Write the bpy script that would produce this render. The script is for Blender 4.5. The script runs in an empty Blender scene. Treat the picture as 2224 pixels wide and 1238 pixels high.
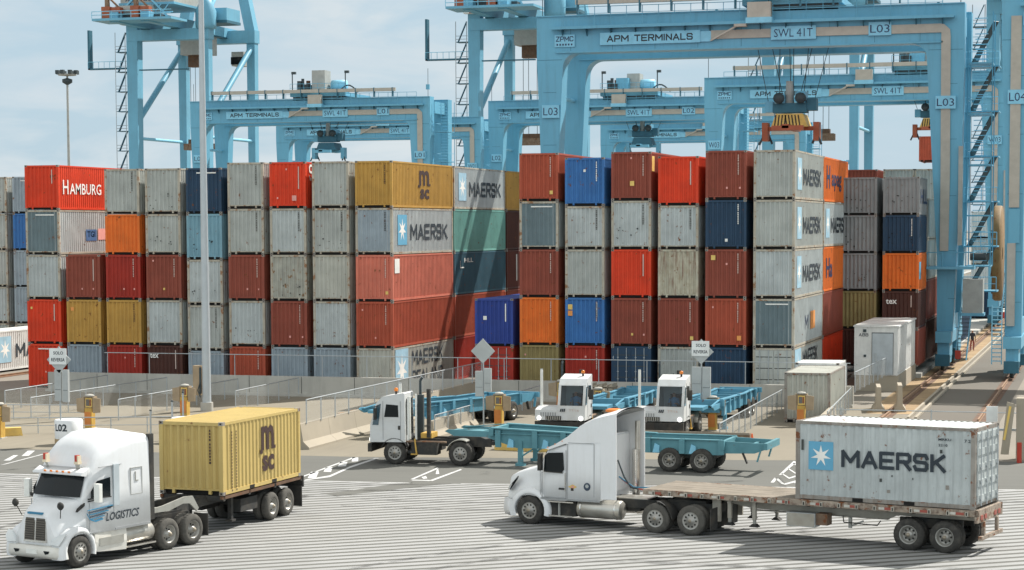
import bpy, math, random
from mathutils import Vector, Matrix
random.seed(7)
R = math.radians
S = bpy.context.scene
COL = S.collection

# ------------------------------------------------------------------ camera, sky, sun, exposure
YAW, PITCH, ROLL, F_PX, CAM_H = .2837, .0719, -.0037, 4517.1, 10.39
fwd = Vector((-math.sin(YAW)*math.cos(PITCH), math.cos(YAW)*math.cos(PITCH), -math.sin(PITCH)))
rgt = Vector((math.cos(YAW), math.sin(YAW), 0)); upv = rgt.cross(fwd)
r2 = math.cos(ROLL)*rgt + math.sin(ROLL)*upv; u2 = -math.sin(ROLL)*rgt + math.cos(ROLL)*upv
cd = bpy.data.cameras.new('camera'); cam = bpy.data.objects.new('camera', cd); COL.objects.link(cam)
m = Matrix((r2, u2, -fwd)).transposed().to_4x4(); m.translation = (0, 0, CAM_H); cam.matrix_world = m
cd.sensor_width = 36; cd.lens = 36*F_PX/2224; cd.shift_y = 200/2224
cd.clip_start = .5; cd.clip_end = 6000
S.camera = cam

SUN_AZ = math.atan2(.54, .842); SUN_EL = R(47)
sd = Vector((math.sin(SUN_AZ)*math.cos(SUN_EL), math.cos(SUN_AZ)*math.cos(SUN_EL), math.sin(SUN_EL)))
sl = bpy.data.lights.new('sun', 'SUN'); so = bpy.data.objects.new('sun', sl); COL.objects.link(so)
sl.energy = 5.0; sl.angle = R(.55); sl.color = (1, .965, .91)
so.rotation_euler = sd.to_track_quat('Z', 'Y').to_euler(); so.location = (0, 0, 80)

W = bpy.data.worlds.new('World'); S.world = W; W.use_nodes = True
nt = W.node_tree; N = nt.nodes; L = nt.links; N.clear()
out = N.new('ShaderNodeOutputWorld'); bg = N.new('ShaderNodeBackground')
sky = N.new('ShaderNodeTexSky'); sky.sky_type = 'NISHITA'; sky.sun_disc = False
sky.sun_elevation = SUN_EL; sky.sun_rotation = SUN_AZ; sky.air_density = 1.0; sky.dust_density = 1.2; sky.ozone_density = 1.5
tc = N.new('ShaderNodeTexCoord'); mp = N.new('ShaderNodeMapping'); mp.inputs['Scale'].default_value = (4.2, 4.2, 17); mp.inputs['Location'].default_value = (4.3, 1.7, .6)
nz = N.new('ShaderNodeTexNoise'); nz.inputs['Scale'].default_value = 2.3; nz.inputs['Detail'].default_value = 9; nz.inputs['Roughness'].default_value = .55; nz.inputs['Distortion'].default_value = .35
rp = N.new('ShaderNodeValToRGB'); rp.color_ramp.elements[0].position = .40; rp.color_ramp.elements[1].position = .60
rp.color_ramp.elements[0].color = (.05, .05, .05, 1); rp.color_ramp.elements[1].color = (.97, .97, .97, 1)
nz2 = N.new('ShaderNodeTexNoise'); nz2.inputs['Scale'].default_value = 1.1; nz2.inputs['Detail'].default_value = 6
cr = N.new('ShaderNodeValToRGB'); cr.color_ramp.elements[0].position = .35; cr.color_ramp.elements[1].position = .65
cr.color_ramp.elements[0].color = (4.8, 5.8, 6.5, 1); cr.color_ramp.elements[1].color = (6.0, 6.55, 6.8, 1)
mx = N.new('ShaderNodeMixRGB'); bg.inputs['Strength'].default_value = .085
L.new(tc.outputs['Generated'], mp.inputs[0]); L.new(mp.outputs[0], nz.inputs[0]); L.new(nz.outputs[0], rp.inputs[0])
L.new(mp.outputs[0], nz2.inputs[0]); L.new(nz2.outputs[0], cr.inputs[0])
L.new(rp.outputs[0], mx.inputs[0]); pb = N.new('ShaderNodeMixRGB'); pb.inputs[0].default_value = .9; L.new(sky.outputs[0], pb.inputs[1]); pb.inputs[2].default_value = (4.15, 5.5, 6.45, 1)
L.new(pb.outputs[0], mx.inputs[1]); L.new(cr.outputs[0], mx.inputs[2])
sx_ = N.new('ShaderNodeSeparateXYZ'); L.new(tc.outputs['Generated'], sx_.inputs[0])
mr = N.new('ShaderNodeMapRange'); mr.inputs['From Min'].default_value = .12; mr.inputs['From Max'].default_value = .7; mr.inputs['To Min'].default_value = 1.; mr.inputs['To Max'].default_value = 1.0
L.new(sx_.outputs[2], mr.inputs[0]); hz = N.new('ShaderNodeMapRange'); hz.inputs['From Min'].default_value = .16; hz.inputs['From Max'].default_value = .5; hz.inputs['To Max'].default_value = .8; L.new(sx_.outputs[2], hz.inputs[0])
m2 = N.new('ShaderNodeMixRGB'); L.new(hz.outputs[0], m2.inputs[0]); L.new(mx.outputs[0], m2.inputs[1]); m2.inputs[2].default_value = (5.6, 5.5, 5.3, 1)
vm = N.new('ShaderNodeVectorMath'); vm.operation = 'SCALE'; L.new(m2.outputs[0], vm.inputs[0]); L.new(mr.outputs[0], vm.inputs['Scale'])
bk = N.new('ShaderNodeMapRange'); bk.inputs['From Min'].default_value = .1; bk.inputs['From Max'].default_value = -.7; bk.inputs['To Min'].default_value = 1.; bk.inputs['To Max'].default_value = 1.75   # sky gain added behind the camera to light the container ends
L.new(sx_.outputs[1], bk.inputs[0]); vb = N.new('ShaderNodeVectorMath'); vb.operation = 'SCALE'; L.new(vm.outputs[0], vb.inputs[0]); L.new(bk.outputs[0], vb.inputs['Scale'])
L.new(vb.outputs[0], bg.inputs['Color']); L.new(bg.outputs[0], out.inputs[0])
S.view_settings.view_transform = 'Standard'; S.view_settings.look = 'None'; S.view_settings.exposure = .49; S.view_settings.gamma = 1
S.cycles.max_bounces = 5

# ------------------------------------------------------------------ materials
M = {}
def mat(name, col, rough=.6, metal=0., var=.12, scale=1.5, dirt=0., dirtcol=(.16, .13, .10), streak=0., streakcol=(.13, .07, .035), rust=0., rustcol=(.17, .06, .02), bump=0., bscale=30, spec=.4, stretch=(6, 6, .5), alpha=None, emit=None):
    m = bpy.data.materials.new(name); m.use_nodes = True; M[name] = m
    t = m.node_tree; n = t.nodes; l = t.links; b = n['Principled BSDF']
    b.inputs['Roughness'].default_value = rough; b.inputs['Metallic'].default_value = metal
    b.inputs['Specular IOR Level'].default_value = spec
    co = n.new('ShaderNodeTexCoord'); oi = n.new('ShaderNodeObjectInfo')
    sc = n.new('ShaderNodeMath'); sc.operation = 'MULTIPLY'; sc.inputs[1].default_value = 57.
    l.new(oi.outputs['Random'], sc.inputs[0])
    ad = n.new('ShaderNodeVectorMath'); ad.operation = 'ADD'; l.new(co.outputs['Object'], ad.inputs[0]); l.new(sc.outputs[0], ad.inputs[1])
    def noise(s, d=5, mapscale=None, r=.6):
        q = n.new('ShaderNodeTexNoise'); q.inputs['Scale'].default_value = s; q.inputs['Detail'].default_value = d; q.inputs['Roughness'].default_value = r
        if mapscale:
            p = n.new('ShaderNodeMapping'); p.inputs['Scale'].default_value = mapscale; l.new(ad.outputs[0], p.inputs[0]); l.new(p.outputs[0], q.inputs[0])
        else: l.new(ad.outputs[0], q.inputs[0])
        return q.outputs[0]
    def ramp(src, a, c):
        q = n.new('ShaderNodeMapRange'); q.inputs['From Min'].default_value = a; q.inputs['From Max'].default_value = c; l.new(src, q.inputs[0]); return q.outputs[0]
    def mul(a, k):
        q = n.new('ShaderNodeMath'); q.operation = 'MULTIPLY'; l.new(a, q.inputs[0]); q.inputs[1].default_value = k; return q.outputs[0]
    def mix(f, a, c):
        q = n.new('ShaderNodeMixRGB'); l.new(f, q.inputs[0])
        if isinstance(a, tuple): q.inputs[1].default_value = (*a[:3], 1)
        else: l.new(a, q.inputs[1])
        q.inputs[2].default_value = (*c[:3], 1); return q.outputs[0]
    c = mix(ramp(noise(scale), .3, .7), tuple(x*(1-var) for x in col), tuple(min(1, x*(1+var)) for x in col))
    if dirt: c = mix(mul(ramp(noise(scale*1.7, 7), .46, .72), dirt), c, dirtcol)
    if streak: c = mix(mul(ramp(noise(1.5, 6, stretch), .5, .74), streak), c, streakcol)
    if rust: c = mix(ramp(noise(2.6, 9, None, .68), .66-rust*.25, .71-rust*.22), c, rustcol)
    l.new(c, b.inputs['Base Color'])
    if bump:
        bp = n.new('ShaderNodeBump'); bp.inputs['Strength'].default_value = bump; bp.inputs['Distance'].default_value = .02
        l.new(noise(bscale, 4), bp.inputs['Height']); l.new(bp.outputs[0], b.inputs['Normal'])
    if emit: b.inputs['Emission Color'].default_value = (*emit, 1); b.inputs['Emission Strength'].default_value = 1
    return m

CC = dict(  # container paints
 grey=(.415, .435, .405), palegrey=(.46, .495, .485), bluegrey=(.30, .355, .39), slate=(.14, .19, .205), beigegrey=(.44, .44, .385),
 red=(.68, .06, .022), darkred=(.36, .035, .022), rustred=(.40, .085, .045), brown=(.27, .07, .045), salmon=(.60, .18, .12), orange=(.74, .17, .03),
 tan=(.50, .29, .07), olive=(.27, .215, .09), blue=(.05, .165, .40), royal=(.035, .065, .27), navy=(.028, .06, .105), darkteal=(.05, .12, .16), lightblue=(.20, .36, .43),
 teal=(.17, .38, .33), darkbrown=(.085, .035, .026), maroon=(.12, .04, .03), white=(.70, .70, .67), midgrey=(.25, .26, .26))
for k, c in CC.items():
    mat('paint_'+k, c, rough=.55, var=.13, scale=.7, dirt=.3, dirtcol=tuple(x*.6+.012 for x in c), streak=.40, streakcol=tuple(x*.6+.01 for x in c), spec=.22, rust=.16 if k not in ('white',) else .05)
mat('paint_rusty', (.46, .43, .33), var=.15, dirt=.5, dirtcol=(.30, .22, .12), streak=1., streakcol=(.17, .055, .035), rust=.18, rustcol=(.19, .07, .03), stretch=(4.5, 4.5, .45))
mat('paint_stained', (.36, .36, .31), var=.2, streak=.5, streakcol=(.2, .12, .06), rust=.30, rustcol=(.22, .12, .05))
mat('rim_frame', (.26, .24, .21), var=.25, streak=.6, streakcol=(.15, .07, .03), rust=.35)
mat('post_stained', (.40, .37, .30), var=.2, streak=.6, streakcol=(.27, .17, .09), rust=.42, rustcol=(.26, .13, .06))
mat('dark_gap', (.012, .011, .010), rough=.9)
mat('door_gasket', (.05, .055, .05))
mat('lettering_black', (.025, .035, .045), rough=.6)
mat('lettering_white', (.78, .77, .72), rough=.6)
mat('lettering_faded', (.55, .42, .36), rough=.6)
mat('lettering_navy', (.02, .035, .09), rough=.5)
mat('lettering_brown', (.05, .025, .02), rough=.6)
mat('emblem_blue', (.12, .36, .52), rough=.6, var=.08)
mat('emblem_pale', (.32, .50, .60), rough=.6, var=.15)
mat('sticker_pink', (.75, .35, .30)); mat('sticker_yellow', (.72, .50, .14)); mat('sticker_orange', (.75, .30, .08)); mat('sticker_white', (.75, .75, .7)); mat('sticker_blue', (.06, .14, .30))
mat('crane_blue', (.13, .37, .51), rough=.45, var=.06, scale=.25, dirt=.18, dirtcol=(.08, .33, .46), streak=.42, streakcol=(.10, .25, .33), stretch=(2, 2, .2))
mat('quay_blue', (.14, .37, .50), rough=.5, var=.08, scale=.2, dirt=.25, dirtcol=(.09, .24, .34), streak=.3, streakcol=(.13, .24, .30), stretch=(2, 2, .2))
mat('crane_dark', (.03, .12, .17), rough=.6)
mat('crane_sign', (.22, .52, .68), rough=.5)
mat('cable_tray', (.40, .375, .32), rough=.6, var=.1)
mat('machine_grey', (.36, .36, .33), rough=.6)
mat('machine_dark', (.04, .055, .06), rough=.6)
mat('galvanised', (.42, .45, .46), rough=.45, metal=.4, var=.1)
mat('lamp_grey', (.46, .50, .52), rough=.45, metal=.2, var=.06)
mat('yellow_paint', (.55, .34, .07), rough=.55, var=.15, dirt=.4, dirtcol=(.3, .18, .06))
mat('curb_yellow', (.72, .50, .14), rough=.7, var=.12, dirt=.4, dirtcol=(.45, .36, .2))
mat('orange_paint', (.58, .21, .05), rough=.55, var=.15)
mat('spreader_yellow', (.62, .40, .10), rough=.55, var=.15)
mat('spreader_red', (.33, .09, .04), rough=.6, var=.2)
mat('black_stripe', (.03, .02, .015))
mat('asphalt', (0.124, 0.123, 0.109), rough=.9, var=.08, scale=.12, dirt=.5, dirtcol=(0.109, 0.108, 0.097), streak=.5, streakcol=(0.092, 0.091, 0.082), stretch=(.10, .8, 1), bump=.3, bscale=9)
mat('concrete_lane', (0.218, 0.192, 0.144), rough=.9, var=.10, scale=.09, dirt=.45, dirtcol=(0.189, 0.164, 0.124), streak=.4, streakcol=(0.160, 0.139, 0.105), stretch=(.9, .12, 1))
mat('yard_ground', (0.230, 0.204, 0.166), rough=.95, var=.12, scale=.05, dirt=.4, dirtcol=(0.170, 0.153, 0.128))
mat('road_grey', (0.139, 0.124, 0.102), rough=.95, var=.08, scale=.08, dirt=.3, dirtcol=(0.143, 0.130, 0.109))
mat('gravel', (.34, .22, .13), rough=1, var=.3, scale=3, dirt=.5, dirtcol=(.16, .10, .06), bump=.6, bscale=14)
mat('sand_brown', (.34, .24, .135), rough=1, var=.2, scale=.5, dirt=.5, dirtcol=(.22, .14, .08))
mat('wall_concrete', (.43, .415, .37), rough=.9, var=.12, scale=.3, dirt=.4, dirtcol=(.3, .29, .26), streak=.5, streakcol=(.27, .26, .23), stretch=(1.5, 1.5, .2))
mat('barrier_concrete', (0.360, 0.315, 0.243), rough=.9, var=.08, scale=.5, dirt=.35, dirtcol=(0.324, 0.288, 0.234))
mat('steel_rusty', (.20, .13, .085), rough=.85, var=.25, rust=.4, dirt=.5, dirtcol=(.33, .26, .18))
mat('rail_steel', (.28, .17, .10), rough=.6, var=.2)
mat('truck_white', (.74, .75, .75), rough=.3, var=.03, scale=.6, spec=.45, dirt=.18, dirtcol=(.55, .53, .48), streak=.12, streakcol=(.5, .48, .43))
mat('truck_dirty', (.70, .68, .62), rough=.4, var=.08, scale=1, dirt=.45, dirtcol=(.46, .42, .34))
mat('tug_white', (.60, .61, .60), rough=.45, var=.06, dirt=.35, dirtcol=(.5, .48, .43))
mat('grey_plastic', (.30, .31, .31), rough=.5)
mat('glass_dark', (.008, .012, .014), rough=.06, spec=.28)
mat('glass_blue', (.05, .10, .13), rough=.06, spec=.9)
mat('grille', (.045, .04, .035), rough=.5, metal=.4)
mat('grille_bright', (.13, .115, .095), rough=.4, metal=.5)
mat('chrome', (.62, .60, .56), rough=.22, metal=.9, var=.1, dirt=.3, dirtcol=(.3, .27, .22))
mat('tank_alu', (.50, .48, .43), rough=.35, metal=.7, var=.12, dirt=.5, dirtcol=(.34, .31, .25))
mat('tyre', (.040, .038, .034), rough=.9, var=.2, scale=4, dirt=.6, dirtcol=(.10, .092, .078))
mat('tyre_dusty', (.085, .080, .070), rough=.95, var=.2, scale=4, dirt=.6, dirtcol=(.14, .13, .11))
mat('rim', (.36, .35, .32), rough=.4, metal=.5, var=.15, dirt=.5, dirtcol=(.18, .15, .12))
mat('rim_hole', (.03, .028, .025), rough=.9)
mat('hub', (.30, .26, .20), rough=.5, metal=.4)
mat('chassis_black', (.03, .03, .028), rough=.75, var=.3, dirt=.6, dirtcol=(.10, .085, .065))
mat('chassis_brown', (.13, .075, .045), rough=.8, var=.3, rust=.35)
mat('frame_grey', (.34, .335, .30), rough=.6, var=.12, dirt=.5, dirtcol=(.2, .18, .14))
mat('deck_wood', (0.247, 0.214, 0.171), rough=.9, var=.22, scale=1.2, streak=.7, streakcol=(0.162, 0.123, 0.085), stretch=(.4, 7, 1))
mat('deck_edge', (.34, .28, .22), rough=.9, var=.3, scale=4, dirt=.9, dirtcol=(.10, .06, .045), rust=.5)
mat('reflector_red', (.34, .08, .055), rough=.4); mat('reflector_white', (.52, .50, .44), rough=.4)
mat('trailer_beige', (.40, .37, .31), rough=.7, var=.12, dirt=.5, dirtcol=(.26, .22, .17))
mat('chassis_teal', (.10, .26, .30), rough=.55, var=.12, scale=1, dirt=.4, dirtcol=(.05, .16, .19), rust=.1)
mat('chassis_sky', (.10, .29, .40), rough=.5, var=.1, dirt=.35, dirtcol=(.06, .2, .28), rust=.12)
mat('lamp_glass', (.62, .64, .63), rough=.12, spec=.8)
mat('amber', (.75, .22, .03), rough=.3); mat('red_lens', (.45, .05, .03), rough=.3)
mat('beacon_cream', (.72, .62, .45), rough=.4)
mat('swoosh_blue', (.05, .22, .36)); mat('swoosh_dark', (.04, .06, .09))
mat('kiosk_tan', (.34, .26, .17), rough=.7, var=.15); mat('kiosk_screen', (.14, .13, .12), rough=.3)
mat('sign_back', (.42, .44, .43), rough=.5, metal=.2, var=.08); mat('sign_white', (.72, .74, .72), rough=.5)
mat('tank_white', (.74, .75, .75), rough=.6, var=.06, streak=.3, streakcol=(.5, .45, .36)); mat('tank_rust', (.30, .22, .12), rough=.8, var=.25)
mat('paint_line', (0.522, 0.522, 0.513), rough=.8, var=.06, scale=1, dirt=.55, dirtcol=(0.306, 0.297, 0.270))
mat('skin', (.42, .22, .14), rough=.6, var=.03); mat('shirt_blue', (.09, .22, .36), rough=.9); mat('vest_red', (.30, .06, .05), rough=.9); mat('cloth_dark', (.04, .04, .05), rough=.9); mat('hair', (.02, .015, .012), rough=.8)
mat('cone_orange', (.75, .13, .03), rough=.6)
# worn stripe paint: wear lets the asphalt colour through
def stripe_mat():
    m = mat('stripe_paint', (0.310, 0.310, 0.302), rough=.85, var=.06, scale=.2, dirt=.55, dirtcol=(0.234, 0.234, 0.221), streak=.15, streakcol=(0.180, 0.176, 0.162), stretch=(.10, .75, 1)); return m
stripe_mat()
mat('slate_paint', (.06, .09, .11)); mat('sticker_grey', (.25, .23, .2))
mat('rust_brown', (.25, .07, .03))
mat('cabin_door', (.42, .46, .48), rough=.5)
mat('swoosh_grey', (.45, .50, .52), rough=.5)
mat('lamp_on', (.9, .9, .85), rough=.3, emit=(1.0, .98, .92))
mat('paint_yellowtan', (.52, .385, .135), rough=.5, var=.06, scale=.7, dirt=.25, dirtcol=(.36, .26, .10), streak=.25, streakcol=(.33, .23, .09), rust=.05)
def glass_clear():
    m = bpy.data.materials.new('glass_clear'); m.use_nodes = True; M['glass_clear'] = m; t = m.node_tree; n = t.nodes; l = t.links; n.clear()
    o = n.new('ShaderNodeOutputMaterial'); a = n.new('ShaderNodeBsdfTransparent'); a.inputs[0].default_value = (.55, .66, .70, 1); g = n.new('ShaderNodeBsdfGlossy'); g.inputs['Roughness'].default_value = .05
    f = n.new('ShaderNodeFresnel'); f.inputs[0].default_value = 1.5; x = n.new('ShaderNodeMixShader'); l.new(f.outputs[0], x.inputs[0]); l.new(a.outputs[0], x.inputs[1]); l.new(g.outputs[0], x.inputs[2]); l.new(x.outputs[0], o.inputs[0])
glass_clear()
mat('reel_yellow', (.20, .125, .05), rough=.7, var=.2, rust=.3)
# chain-link mesh: thin wires with real openings
def mesh_mat():
    m = bpy.data.materials.new('chain_link'); m.use_nodes = True; M['chain_link'] = m
    t = m.node_tree; n = t.nodes; l = t.links; b = n['Principled BSDF']; b.inputs['Base Color'].default_value = (.45, .46, .44, 1); b.inputs['Roughness'].default_value = .6
    co = n.new('ShaderNodeTexCoord'); mp = n.new('ShaderNodeMapping'); mp.inputs['Rotation'].default_value = (0, R(45), 0); mp.inputs['Scale'].default_value = (14, 14, 14)
    l.new(co.outputs['Object'], mp.inputs[0]); sp = n.new('ShaderNodeSeparateXYZ'); l.new(mp.outputs[0], sp.inputs[0])
    def ln(o):
        f = n.new('ShaderNodeMath'); f.operation = 'FRACT'; l.new(o, f.inputs[0]); g = n.new('ShaderNodeMath'); g.operation = 'LESS_THAN'; g.inputs[1].default_value = .09; l.new(f.outputs[0], g.inputs[0]); return g.outputs[0]
    mxx = n.new('ShaderNodeMath'); mxx.operation = 'MAXIMUM'; l.new(ln(sp.outputs[0]), mxx.inputs[0]); l.new(ln(sp.outputs[2]), mxx.inputs[1])
    l.new(mxx.outputs[0], b.inputs['Alpha'])
mesh_mat()

# ------------------------------------------------------------------ mesh helpers
class MB:
    def __init__(s): s.v = []; s.f = []; s.m = []; s.mats = []; s.sm = []
    def mi(s, m):
        if m not in s.mats: s.mats.append(m)
        return s.mats.index(m)
    def add(s, vs, fs, m, smooth=False):
        o = len(s.v); s.v += [tuple(p) for p in vs]; i = s.mi(m)
        for f in fs: s.f.append([o+k for k in f]); s.m.append(i); s.sm.append(smooth)
        return s
    def box(s, x0, x1, y0, y1, z0, z1, m):
        v = [(x, y, z) for z in (z0, z1) for x, y in ((x0, y0), (x1, y0), (x1, y1), (x0, y1))]
        return s.add(v, [(3, 2, 1, 0), (4, 5, 6, 7), (0, 1, 5, 4), (1, 2, 6, 5), (2, 3, 7, 6), (3, 0, 4, 7)], m)
    def hexa(s, v, m): return s.add(v, [(3, 2, 1, 0), (4, 5, 6, 7), (0, 1, 5, 4), (1, 2, 6, 5), (2, 3, 7, 6), (3, 0, 4, 7)], m)
    def bar(s, p, q, w, h, m, up=(0, 0, 1)):
        p = Vector(p); q = Vector(q); d = (q-p).normalized(); u = Vector(up)
        if abs(d.dot(u)) > .98: u = Vector((0, 1, 0))
        a = d.cross(u).normalized(); b = a.cross(d)
        v = [c + a*sx*w/2 + b*sy*h/2 for c in (p, q) for sx, sy in ((-1, -1), (1, -1), (1, 1), (-1, 1))]
        return s.hexa([tuple(x) for x in v], m)
    def tube(s, p, q, r, m, n=8, r2=None, caps=True):
        p = Vector(p); q = Vector(q); d = (q-p).normalized(); u = Vector((0, 0, 1))
        if abs(d.z) > .98: u = Vector((0, 1, 0))
        a = d.cross(u).normalized(); b = a.cross(d); r2 = r if r2 is None else r2
        v = [c + (a*math.cos(t)+b*math.sin(t))*rr for c, rr in ((p, r), (q, r2)) for t in [2*math.pi*k/n for k in range(n)]]
        f = [(k, (k+1) % n, n+(k+1) % n, n+k) for k in range(n)]
        s.add(v, f, m, n >= 8)
        if caps: s.add(v, [tuple(range(n))[::-1], tuple(range(n, 2*n))], m)
        return s
    def path(s, pts, r, m, n=6):
        for a, b in zip(pts, pts[1:]): s.tube(a, b, r, m, n)
        return s
    def prism(s, poly, d, m, smooth=False):   # poly: 3D points, d: extrusion vector
        n = len(poly); d = Vector(d); v = [Vector(p) for p in poly]; v += [p+d for p in v]
        return s.add(v, [tuple(range(n)), tuple(range(n, 2*n))[::-1]] + [(k, n+k, n+(k+1) % n, (k+1) % n) for k in range(n)], m, smooth)
    def prism_xz(s, pts, y0, y1, m): return s.prism([(x, y0, z) for x, z in pts], (0, y1-y0, 0), m)
    def loft(s, secs, m, smooth=True, caps=True):
        n = len(secs[0]); v = [p for q in secs for p in q]; f = []
        for i in range(len(secs)-1):
            for k in range(n): f.append((i*n+k, i*n+(k+1) % n, (i+1)*n+(k+1) % n, (i+1)*n+k))
        s.add(v, f, m, smooth)
        if caps: s.add(secs[0], [tuple(range(n))], m); s.add(secs[-1], [tuple(range(n))[::-1]], m)
        return s
    def lathe(s, prof, m, c=(0, 0, 0), axis='y', n=24, close=False):   # prof: (r, h)
        v = []
        for r, h in prof:
            for k in range(n):
                t = 2*math.pi*k/n; a, b = r*math.cos(t), r*math.sin(t)
                p = {'y': (a, h, b), 'z': (a, b, h), 'x': (h, a, b)}[axis]; v.append((c[0]+p[0], c[1]+p[1], c[2]+p[2]))
        f = [(i*n+k, i*n+(k+1) % n, (i+1)*n+(k+1) % n, (i+1)*n+k) for i in range(len(prof)-1) for k in range(n)]
        return s.add(v, f, m, True)
    def mesh(s, name, fix=True):
        me = bpy.data.meshes.new(name); me.from_pydata(s.v, [], s.f)
        for k in s.mats: me.materials.append(M[k])
        me.polygons.foreach_set('material_index', s.m); me.polygons.foreach_set('use_smooth', s.sm)
        if fix:
            import bmesh
            bm = bmesh.new(); bm.from_mesh(me); bmesh.ops.recalc_face_normals(bm, faces=bm.faces); bm.to_mesh(me); bm.free()
        me.update(); return me
    def build(s, name, parent=None): return link(name, s.mesh(name), parent)
def link(name, me, parent=None):
    o = bpy.data.objects.new(name, me); COL.objects.link(o)
    if parent is not None: o.parent = parent
    return o
def tag(o, label, cat, group=None, kind=None):
    if label: o['label'] = label
    if cat: o['category'] = cat
    if group: o['group'] = group
    if kind: o['kind'] = kind
    return o
def thing(name, label, cat, loc=(0, 0, 0), rz=0., group=None):
    o = bpy.data.objects.new(name, None); COL.objects.link(o); o.location = loc; o.rotation_euler = (0, 0, rz); o.empty_display_size = .3
    return tag(o, label, cat, group)
def dup(o, parent=None):
    c = o.copy(); COL.objects.link(c)
    if parent is not None: c.parent = parent
    for ch in list(o.children): dup(ch, c)
    return c
def structure(name, mb): o = mb.build(name); o['kind'] = 'structure'; return o

_T = {}
def text_shape(s, bold):
    if (s, bold) in _T: return _T[(s, bold)]
    c = bpy.data.curves.new('t', 'FONT'); c.body = s; c.size = 1; c.offset = bold; c.resolution_u = 2
    o = bpy.data.objects.new('t', c); COL.objects.link(o)
    me = bpy.data.meshes.new_from_object(o); COL.objects.unlink(o); bpy.data.objects.remove(o)
    v = [tuple(p.co)[:2] for p in me.vertices]; f = [tuple(p.vertices) for p in me.polygons]
    x0, x1 = min(p[0] for p in v), max(p[0] for p in v); y0, y1 = min(p[1] for p in v), max(p[1] for p in v)
    v = [((p[0]-x0)/(x1-x0), (p[1]-y0)/(y1-y0)) for p in v]; _T[(s, bold)] = (v, f); bpy.data.meshes.remove(me)
    return v, f
SF = {'A': [[(0, 0), (.5, 1), (1, 0)], [(.2, .30), (.8, .30)]], 'E': [[(1, 1), (0, 1), (0, 0), (1, 0)], [(0, .5), (.88, .5)]], 'K': [[(0, 0), (0, 1)], [(.95, 1), (.05, .42)], [(.32, .60), (1, 0)]],
 'L': [[(0, 1), (0, 0), (1, 0)]], 'M': [[(0, 0), (0, 1), (.5, .3), (1, 1), (1, 0)]], 'N': [[(0, 0), (0, 1), (1, 0), (1, 1)]], 'R': [[(0, 0), (0, 1), (.85, 1), (1, .88), (1, .60), (.85, .48), (0, .48)], [(.5, .48), (1, 0)]],
 'S': [[(1, .80), (.88, 1), (.12, 1), (0, .86), (0, .64), (.12, .53), (.88, .49), (1, .37), (1, .14), (.88, 0), (.12, 0), (0, .2)]], 'T': [[(0, 1), (1, 1)], [(.5, 1), (.5, 0)]], 'P': [[(0, 0), (0, 1), (.85, 1), (1, .88), (1, .56), (.85, .44), (0, .44)]],
 'I': [[(0, 0), (0, 1)]], 'D': [[(0, 0), (0, 1), (.75, 1), (1, .8), (1, .2), (.75, 0), (0, 0)]], 'C': [[(1, .82), (.85, 1), (.15, 1), (0, .85), (0, .15), (.15, 0), (.85, 0), (1, .18)]], 'Z': [[(0, 1), (1, 1), (0, 0), (1, 0)]], 'B': [[(0, 0), (0, 1), (.8, 1), (.95, .88), (.95, .62), (.8, .52), (0, .52)], [(.8, .52), (1, .4), (1, .12), (.85, 0), (0, 0)]]}
SW = {'M': 1.3, 'I': .04, 'A': 1.08, ' ': .55, 'L': .85, 'T': 1.0}
def stroke_text(mb, s, o, r, u, w, h, m, th):
    n = r.cross(u); adv = [SW.get(c, 1.)for c in s]; gap = .42; tot = sum(adv)+gap*(len(s)-1)
    k = (w-th)/tot; x = th/2; i_ = 0
    for c, a in zip(s, adv):
        if c != ' ':
            for pl in SF[c]:
                P = [(x+px*a*k, th/2+py*(h-th)) for px, py in pl]
                for i in range(len(P)-1):
                    (x0, y0), (x1, y1) = P[i], P[i+1]; d = math.hypot(x1-x0, y1-y0) or 1; dx, dy = (x1-x0)/d*th/2, (y1-y0)/d*th/2; e0 = .92 if i == 0 else .6; e1 = .92 if i == len(P)-2 else .6
                    x0 -= dx*e0; y0 -= dy*e0; x1 += dx*e1; y1 += dy*e1; i_ += 1; off = n*(.0025*(i_ % 3))
                    mb.add([tuple(o+r*a_+u*b_+off) for a_, b_ in ((x0-dy, y0+dx), (x1-dy, y1+dx), (x1+dy, y1-dx), (x0+dy, y0-dx))], [(0, 1, 2, 3)], m)
        x += (a+gap)*k
    return mb
def text(mb, s, o, right, up, w, h, m, bold=.0, slant=0.):
    if bold >= .02 and not slant and all(c in SF or c == ' ' for c in s): return stroke_text(mb, s, Vector(o), Vector(right), Vector(up), w, h, m, h*(.10+bold*2.2))
    v, f = text_shape(s, bold); o = Vector(o); r = Vector(right); u = Vector(up)
    return mb.add([tuple(o + r*(p[0]*w + slant*p[1]*h) + u*p[1]*h) for p in v], f, m)
def quad(mb, o, right, up, w, h, m):
    o = Vector(o); r = Vector(right)*w; u = Vector(up)*h
    return mb.add([tuple(o), tuple(o+r), tuple(o+r+u), tuple(o+u)], [(0, 1, 2, 3)], m)

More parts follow.
